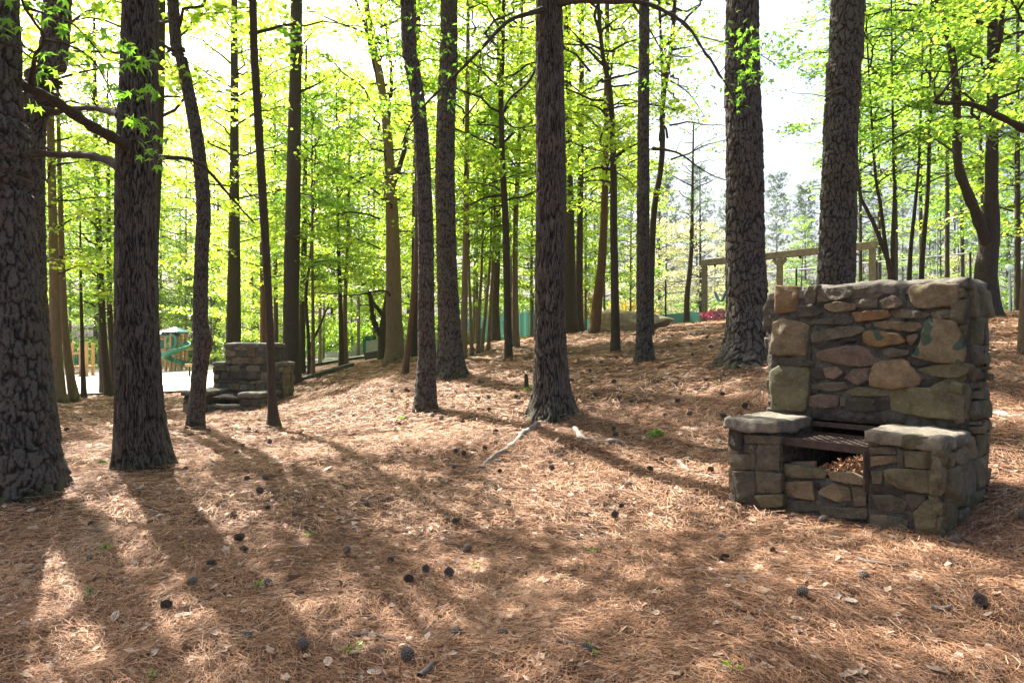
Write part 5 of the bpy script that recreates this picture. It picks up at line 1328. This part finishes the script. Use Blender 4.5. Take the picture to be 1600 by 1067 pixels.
tree_limbs("dark low forked tree left of the pale tan oak", [
    ([(597, 525, 23), (585, 505, 23), (580, 480, 23), (577, 455, 23)], .11, .05), ([(603, 498, 23), (592, 485, 23), (582, 470, 23), (576, 455, 23)], .08, .04)])
tree_limbs("leaning dark sapling beside the thin pale sapling", [([(482, 545, 20), (495, 520, 20), (508, 490, 20), (515, 470, 20)], .05, .012)])
for pix, rt in (([(465, 145, 18), (490, 135, 18), (510, 122, 18)], None),):
    limb(ROOTS["dark straight pine just behind the far stone grill"], 18, pix, .04, .012)
limb(t_fork, 13, [(1620, 210, 8.5), (1590, 196, 8.4), (1555, 178, 8.3), (1515, 162, 8.2), (1470, 160, 8.1), (1460, 155, 8.1), (1475, 140, 8.0), (1500, 105, 8.0), (1525, 90, 8.0)], .045, .008, 36, 8)

# ------------------------------------------------------------------ forest floor: cones, roots, sticks, seedlings
def cone_mesh(seed, open_=1.0):
    g = random.Random(seed); V, F, mi = [], [], []
    n = 78
    # core
    th = np.linspace(0, np.pi, 8); cv, cf = tube_np([(0, 0, .5 - .5 * math.cos(a)) for a in th], [max(.01, .2 * math.sin(a) ** .7) for a in th], 8)
    V += [tuple(q) for q in cv]; F += [tuple(map(int, q)) for q in cf]; mi += [0] * len(cf)
    for i in range(n):
        t = (i + .5) / n; z = .06 + .84 * t; a = i * 2.39996
        prof = (math.sin(min(1, t * 1.6 + .12) * math.pi / 2)) * (1 - t ** 2.2) ** .6
        r = (.14 + .30 * prof) * g.uniform(.92, 1.08); w_ = .085 * (.5 + prof); up = .05 + .10 * t * open_
        ca, sa = math.cos(a), math.sin(a)
        def pt(rr, s, zz): return (rr * ca - s * sa, rr * sa + s * ca, zz)
        b = len(V)
        V += [pt(.1, -w_ * .4, z), pt(.1, w_ * .4, z), pt(r * .9, w_, z + up), pt(r * .9, -w_, z + up), pt(r * 1.08, 0, z + up + .025), pt(r * .9, 0, z + up - .05)]
        F += [(b, b + 1, b + 2, b + 3), (b + 3, b + 2, b + 4), (b + 1, b, b + 3, b + 5), (b + 1, b + 5, b + 2), (b + 5, b + 3, b + 4), (b + 2, b + 5, b + 4)]
        mi += [0, 1, 0, 0, 1, 1]
    me = bpy.data.meshes.new("pine_cone"); me.from_pydata(V, [], F); me.materials.append(CONE); me.materials.append(CONE_TIP)
    me.polygons.foreach_set("material_index", mi); me.update()
    return me
CONES = [cone_mesh(i, .6 + .4 * i) for i in range(3)]
def zc(lst, ox, oy, s): return [(ox + x / s, oy + y / s) for x, y in lst]
cone_px = (zc([(1160, 40), (1255, 40), (1235, 100), (1113, 215), (1258, 170), (1165, 375), (1020, 440), (440, 245), (418, 420), (650, 95), (1268, 548), (755, 648), (1180, 785), (885, 550), (1430, 850), (1095, 325)], 0, 740, 3.0)
  + zc([(790, 155), (1312, 160), (1330, 70), (1280, 210), (555, 235), (480, 215), (570, 385), (215, 433), (397, 475), (512, 492), (300, 515), (555, 778), (733, 770), (18, 400), (1090, 325), (1180, 860), (320, 910), (115, 165)], 533, 740, 3.0)
  + zc([(215, 408), (435, 380), (1020, 448), (1395, 617), (860, 510), (1580, 235), (205, 325), (545, 590)], 1066, 740, 3.0)
  + zc([(785, 450), (752, 512), (1250, 475), (1038, 335), (1450, 108), (1190, 230), (1075, 190), (963, 172), (440, 190), (485, 190), (600, 160), (527, 150), (470, 240), (262, 182), (390, 138), (367, 298), (80, 305), (315, 510), (520, 525), (890, 70), (960, 80), (1080, 60), (1550, 175), (92, 152), (35, 160), (455, 118), (610, 180), (525, 485), (550, 130), (860, 105), (1325, 125), (1545, 80), (1275, 270), (540, 20), (570, 10)], 600, 560, 2.909)
  + zc([(335, 745), (290, 785), (245, 880), (375, 720), (765, 955), (575, 1040), (1040, 785), (1020, 853), (1000, 882), (1118, 843), (1068, 722), (1035, 1000), (1115, 995), (880, 790), (675, 780)], 0, 380, 2.668)
  + zc([(935, 795), (885, 652), (850, 597), (920, 590), (820, 577), (660, 590), (590, 595), (830, 825), (530, 963), (400, 918), (270, 895), (265, 795), (240, 775), (190, 780), (310, 730), (370, 707), (845, 762), (955, 1020), (190, 715), (340, 705), (340, 768), (405, 770), (1160, 737), (685, 845), (700, 640), (760, 640), (780, 690)], 850, 350, 3.335))
special = [(1279, 822, "pine cone resting against the foot of the near grill's front"), (1503, 855, "pine cone lying in the shade off the near grill's front corner"), (1549, 746, "pine cone lying beside the near grill's rear corner"), (1161, 640, "pine cone lying behind the near grill's left arm slab")]
def put_cone(px, py, label, group):
    q = hit(px, py); s = R.uniform(.045, .072) if q.y < 7 else R.uniform(.055, .08)
    if any((q - o).length < .09 for o in _placed): return
    _placed.append(q)
    o = link("pine_cone", R.choice(CONES), None, (q.x, q.y, q.z + s * .22 + .014), (R.uniform(1.1, 1.9), R.uniform(-.3, .3), R.uniform(0, 6.28)), s, label, "pine cone", group)
_placed = []
for px, py, lb in special: put_cone(px, py, lb, "pine cones on the needles")
for px, py in cone_px: put_cone(px, py, "small dark pine cone lying on the open pine straw", "pine cones on the needles")
for k in range(35):
    px, py = R.uniform(330, 1130), 575 + 170 * R.random() ** 1.6
    if 1200 > px and py > 560: put_cone(px, py, "small dark pine cone lying on the open pine straw", "pine cones on the needles")

def ground_path(px_pts, lift, n):
    pts = [hit(*q) for q in px_pts]; c = curve(pts, n)
    z = gz_np(c[:, 0], c[:, 1]); z = (np.roll(z, 1) + z + np.roll(z, -1)) / 3; z[0] = gz(c[0, 0], c[0, 1]); z[-1] = gz(c[-1, 0], c[-1, 1])
    c[:, 2] = z + lift; return c
def ground_stick(name, label, cat, px_pts, r0, r1, lift, mat, n=26, sides=8, group=None, twist=.3, undul=0.0):
    c = ground_path(px_pts, lift, n); o0 = Vector(c[0])
    if undul: c[:, 2] += np.sin(np.linspace(0, 3 * np.pi, n)) * undul
    rad = np.linspace(r0, r1, n) * (1 + .25 * np.sin(np.arange(n) * 1.3) * twist)
    V, F = tube_np(c - np.array(o0), rad, sides)
    V += (fbm(V[:, 0] * 22, V[:, 1] * 22, V[:, 2] * 22, seed=8)[:, None] - .5) * r0 * .9
    return link(name, mesh_np(name, V, F, mat), None, o0, label=label, cat=cat, group=group)
ground_stick("tree_root", "weathered grey surface root running from the lone middle oak", "root", [(846, 664), (826, 676), (808, 690), (790, 705), (772, 718), (752, 734)], .032, .02, .016, ROOT, 40, 10, undul=.012)
ground_stick("tree_root", "pale broken root showing through straw right of the middle oak", "root", [(898, 672), (908, 686), (930, 690), (955, 692), (975, 695)], .03, .02, .012, ROOT, 30, 10, undul=.015)
ground_stick("tree_root", "pale crooked root left of the near grill", "root", [(1060, 722), (1075, 736), (1095, 744), (1118, 750)], .022, .014, .004, ROOT, 24, 8, undul=.01)
ground_stick("tree_root", "low grey root between middle oak and near grill", "root", [(1062, 672), (1085, 672), (1110, 674)], .025, .02, .0, ROOT, 20, 8)
ground_stick("tree_root", "pale root humping behind the near grill at right", "root", [(1540, 640), (1560, 648), (1585, 654), (1602, 652)], .045, .03, .0, ROOT, 24, 10)
ground_stick("tree_root", "short grey root half buried left of middle oak", "root", [(755, 674), (770, 672), (790, 671)], .02, .015, .0, ROOT, 16, 8)
sticks = [([(763, 762), (775, 768), (795, 766), (822, 767)], .010, "crooked pale stick below the middle oak's root"), ([(1340, 880), (1362, 886), (1385, 890), (1408, 890)], .014, "dark stick with a cone end before the near grill"), ([(1455, 960), (1470, 960), (1487, 957)], .018, "short broken stick on the straw at lower right"),
  ([(545, 1003), (580, 998), (620, 1008), (650, 1016)], .010, "curved dark twig at lower middle"), ([(660, 1000), (680, 975), (700, 950), (712, 935)], .008, "thin straight brown twig in the bright patch"), ([(655, 1067), (668, 1056), (676, 1047)], .018, "short grey stick at the bottom edge"),
  ([(868, 1010), (900, 1012), (925, 1018), (940, 1024)], .009, "slender grey twig at the bottom right of the bright patch"), ([(575, 1010), (590, 1022), (604, 1034), (614, 1048)], .007, "slanting thin twig near the bottom edge"), ([(280, 960), (310, 945), (350, 932), (400, 922)], .009, "long thin twig crossing the oak's shadow"),
  ([(35, 903), (60, 896), (85, 893)], .012, "grey stick lying in the shade at lower left"), ([(140, 835), (165, 832), (182, 823)], .010, "pale stick below the left pine"), ([(1490, 840), (1530, 855), (1570, 858), (1600, 858)], .008, "long thin twig in the shade right of the near grill"),
  ([(925, 797), (955, 800), (985, 802)], .008, "thin twig beside a cone right of middle"), ([(893, 842), (920, 842), (945, 836)], .008, "short twig in the sunny straw at middle"), ([(1482, 925), (1500, 938), (1517, 955)], .008, "thin dark twig at right on the sunny straw"), ([(305, 818), (325, 806), (345, 800)], .007, "thin twig left of the oak's shadow"), ([(1140, 860), (1170, 868), (1200, 872)], .007, "thin pale twig before the near grill's left arm")]
for pp, r, lb in sticks: ground_stick("fallen_stick", lb, "stick", pp, r * .9, r * .5, r * .7 + .012, STICK, 18, 7, "sticks on the pine straw")
q = hit(822, 608)
me = trunk_mesh("stump", [(0, 0, -.2, .03), (.005, 0, .1, .03), (.0, .0, .22, .022)], 'oak', BARK_OAK_FAR, 5, None, .2, 10)
link("sapling_stump", me, None, q, label="thin broken sapling stump left of the middle oak", cat="stump")

def seedling(px, py, n, size, label, mat=LEAF):
    q = hit(px, py); root = empty("seedling", q, label=label, cat="seedling", group="green seedlings on the straw")
    h = size * .6
    MB().tube([(0, 0, -.02), (0, 0, h)], .003, 5).build("stem", TWIG, root)
    for k in range(n):
        a = k * 2.4; rr = size * R.uniform(.1, .5)
        o = link("leaf", LEAVES[k % 6], root, (rr * math.cos(a), rr * math.sin(a), h * R.uniform(.5, 1.05)), (R.gauss(0, .5), R.gauss(.1, .5), a), size * R.uniform(.9, 1.4))
for px, py, n, s, lb in ((1024, 684, 9, .11, "leafy green seedling in the middle oak's shadow"), (483, 841, 4, .075, "small green seedling in sun left of middle"), (165, 864, 3, .07, "low green leaf sprout at lower left"), (403, 924, 4, .06, "green sprout beside a cone in the oak's shadow"), (545, 1023, 3, .07, "small green sprout near the bottom edge"),
                        (825, 612, 4, .11, "green sprout at the foot of the broken stump"), (628, 656, 4, .07, "tiny green sprout by the leaning pine"), (925, 866, 3, .05, "tiny green sprout in sunny straw at middle"), (745, 893, 3, .045, "tiny green sprout below the sunny straw patch"), (140, 932, 4, .06, "flat green sprout at lower left in the sun strip"), (1145, 1050, 3, .05, "tiny green sprout near bottom right"), (237, 1064, 3, .05, "round green sprout at the bottom left"), (926, 1026, 3, .05, "tiny green sprout by the slender grey twig")):
    seedling(px, py, n, s, lb)
q = hit(155, 728); link("fallen_leaf", LEAVES[2], None, (q.x, q.y, q.z + .03), (.3, -.3, 1), .15, "single bright yellow-green leaf lying left of the straight oak", "leaf")

# dead leaves: the larger ones singly, the rest as litter
def oval_leaf(seed):
    g = random.Random(seed); V, n = [], 10
    for i in range(n):
        a = i / n * 2 * math.pi; r = 1 + .18 * math.sin(a * 5 + seed)
        x, y = .5 * math.cos(a) * r, .27 * math.sin(a) * r; V.append((x, y, .25 * y * y * 4 + .12 * x * x + g.uniform(-.02, .02)))
    V.append((0, 0, -.03)); F = [(i, (i + 1) % n, n) for i in range(n)]
    me = bpy.data.meshes.new("dead_leaf"); me.from_pydata(V, [], F); me.materials.append(DEAD_LEAF)
    at = me.attributes.new("tint", 'FLOAT', 'FACE'); at.data.foreach_set("value", [g.uniform(.3, 1)] * n); me.update(); return me
OVALS = [oval_leaf(i) for i in range(8)]
for k in range(60):
    px, py = R.uniform(0, 1600), R.uniform(800, 1066)
    if px > 1120 and py < 900: continue
    q = hit(px, py)
    link("dead_leaf", R.choice(OVALS), None, (q.x, q.y, q.z + .02), (R.gauss(0, .3), R.gauss(0, .3), R.uniform(0, 6.28)), R.uniform(.05, .085), "curled tan dead leaf lying on the straw in front", "dead leaf", "dead leaves on the straw")
def in_grill(x, y):
    dx, dy = x - A0.x, y - A0.y
    s = dx * U.x + dy * U.y; v = dx * VD.x + dy * VD.y
    return (s > -.02) & (s < 1.40) & (v > -.02) & (v < VB + .02)
def litter(n, d0, d1, size, seed):
    g = np.random.default_rng(seed)
    d = np.sqrt(g.uniform(d0 ** 2, d1 ** 2, n)); x = g.uniform(-.82, .82, n) * d
    keep = ~in_grill(x, d); x, d = x[keep], d[keep]; n = len(x)
    z = gz_np(x, d) + .012
    return kites(np.stack([x, d, z], 1), size, seed + 1, .28, 0, .36)
parts = [litter(4200, 2.4, 6, .046, 61), litter(2600, 6, 12, .075, 62)]
V = np.concatenate([p[0] for p in parts]); F = np.concatenate([parts[0][1], parts[1][1] + len(parts[0][0])]); ti = np.concatenate([p[2] for p in parts])
link("leaf_litter", mesh_np("leaf_litter", V, F, DEAD_LEAF, False, {"tint": ('FACE', ti)}), kind="stuff", label="scattered small dead leaves over the pine straw")

NEAR_BASES = [(o.location.x, o.location.y) for o in (t_leftpine, t_leftpine2, t_oak, t_knob, t_thin, t_lean, t_flare, t_center, t_dark, t_bigpine)]
BASE_R = [.27, .19, .24, .13, .10, .16, .30, .32, .17, .38]
def needles(n, d0, d1, length, width, segs, seed, xr=.82, clump=.5):
    g = np.random.default_rng(seed)
    d = np.sqrt(g.uniform(d0 ** 2, d1 ** 2, n)); x = g.uniform(-xr, xr, n) * d
    keep = ~in_grill(x, d)
    keep &= g.random(n) < .45 + .75 * fbm(x * 2.2, d * 2.2, seed=77)
    x, d = x[keep], d[keep]; n = len(x)
    # needles lie in drifts: direction follows a slow field plus scatter
    fld = fbm(x * .8, d * .8, seed=31) * 12
    a = np.where(g.random(n) < clump, fld + g.normal(0, .5, n), g.uniform(0, 2 * np.pi, n))
    L = length * g.uniform(.5, 1.2, n); cv = g.normal(0, .35, n)
    pts = []
    for k in range(segs + 1):
        t = k / segs - .5
        aa = a + cv * t * 2
        pts.append((x + np.cos(aa) * t * L, d + np.sin(aa) * t * L, t))
    lift = np.abs(g.normal(0, .016, n)) + .003
    for (bx_, by_), br_ in zip(NEAR_BASES, BASE_R): lift += .05 * np.exp(-np.maximum(np.hypot(x - bx_, d - by_) - br_, 0) / .10) * g.random(n)
    tz = g.normal(0, .22, n)
    V = []
    sx, sy = -np.sin(a) * width / 2, np.cos(a) * width / 2
    roll = g.uniform(-.9, .9, n) * width
    for px_, py_, t in pts:
        z = gz_np(px_, py_) + lift + tz * t * L * .35
        V.append(np.stack([px_ - sx, py_ - sy, z - roll / 2], 1)); V.append(np.stack([px_ + sx, py_ + sy, z + roll / 2], 1))
    m = 2 * (segs + 1); V = np.stack(V, 1).reshape(-1, 3)
    b = np.arange(n)[:, None] * m
    F = np.concatenate([b + np.array([[2 * k, 2 * k + 1, 2 * k + 3, 2 * k + 2]]) for k in range(segs)], 1).reshape(-1, 4)
    patch = fbm(x * 1.5, d * 1.5, seed=55)
    ti = np.repeat(np.clip(.12 + patch * .6 + g.normal(.06, .26, n), 0, 1), segs)
    return V, F, ti
sets = [needles(160000, 2.2, 4.6, .10, .0017, 2, 81), needles(150000, 4.6, 8, .11, .0028, 1, 82), needles(80000, 8, 14, .17, .006, 1, 83), needles(45000, 14, 24, .24, .011, 1, 84, .7)]
Vn, Fn, Tn, o_ = [], [], [], 0
for V, F, ti in sets: Vn.append(V); Fn.append(F + o_); Tn.append(ti); o_ += len(V)
link("pine_straw", mesh_np("pine_straw", np.concatenate(Vn), np.concatenate(Fn), STRAW, False, {"tint": ('FACE', np.concatenate(Tn))}), kind="stuff", label="reddish brown fallen pine needles covering the slope")
# straw and leaves caught in the firebox
g = np.random.default_rng(5); n = 900
s = g.uniform(.44, .86, n); v = g.uniform(.12, .42, n)
pos = np.array([tuple(G(a_, b_, .43 + .12 * math.exp(-((a_ - .58) ** 2) / .02) * g.random() + .02)) for a_, b_ in zip(s, v)])
V, F, ti = kites(pos, .05, 9, .8, 0, .16)
link("firebox_litter", mesh_np("firebox_litter", V, F, STRAW, False, {"tint": ('FACE', ti)}), kind="stuff", label="dead leaves and needles lying inside the near grill's firebox")
print("TRIS", sum(len(m.polygons) * 2 for m in bpy.data.meshes))

# ------------------------------------------------------------------ haze: the pale air that the far pines fade into
def haze(density):
    m = bpy.data.materials.new("haze_air"); m.use_nodes = True; t = m.node_tree; t.nodes.clear()
    out = N(t, "ShaderNodeOutputMaterial"); v = N(t, "ShaderNodeVolumePrincipled")
    v.inputs['Color'].default_value = (.92, .96, 1.0, 1); v.inputs['Density'].default_value = density; v.inputs['Anisotropy'].default_value = .0
    t.links.new(v.outputs[0], out.inputs['Volume'])
    gmin = np.array([gx.min(), gy.min(), GZ.min()]); gmax = np.array([gx.max(), gy.max(), 30.0])
    c = (gmin + gmax) / 2; sz = gmax - gmin + np.array([6, 6, 2.0])
    MB().box(tuple(c), tuple(sz)).build("haze", m, kind="stuff", label="thin pale air over the whole park")
haze(.0003)

# ------------------------------------------------------------------ labels that single out each cone and dead leaf
LAND = [(o.location, n) for o, n in ((t_leftpine, "the plated pine at the left edge"), (t_oak, "the straight oak with bare limbs"), (t_knob, "the knobby slender tree"), (t_thin, "the very thin tree by the far grill"), (t_lean, "the leaning pine"), (t_flare, "the flared pine"),
        (t_center, "the lone middle oak"), (t_dark, "the dark slim pine"), (t_bigpine, "the stout pine left of the grill"), (grill, "the near stone grill"))]
for o in bpy.data.objects:
    if o.name.startswith("fallen_stick") or o.name.startswith("seedling"):
        LAND.append((o.location, "the " + o["label"]))
def ordinal(i): return ["nearest", "second nearest", "third nearest", "fourth nearest", "fifth nearest"][i] if i < 5 else "%d%s nearest" % (i + 1, "th" if 10 <= (i + 1) % 100 <= 20 else {1: "st", 2: "nd", 3: "rd"}.get((i + 1) % 10, "th"))
for nm, word, shared in (("pine_cone", "pine cone", "small dark pine cone lying on the open pine straw"), ("dead_leaf", "tan dead leaf", "curled tan dead leaf lying on the straw in front")):
    objs = [o for o in bpy.data.objects if o.name.split(".")[0] == nm and o.parent is None]
    for o in objs:
        if o["label"] != shared: continue
        best = None
        for p, n in LAND:
            dd = (p - o.location).length; rk = sum((p - q.location).length < dd for q in objs)
            if len((word + " " + ordinal(rk) + " to " + n).split()) > 16: continue
            sc = dd * (1 + .35 * rk)
            if best is None or sc < best[0]: best = (sc, rk, n)
        o["label"] = word + " " + ordinal(best[1]) + " to " + best[2]
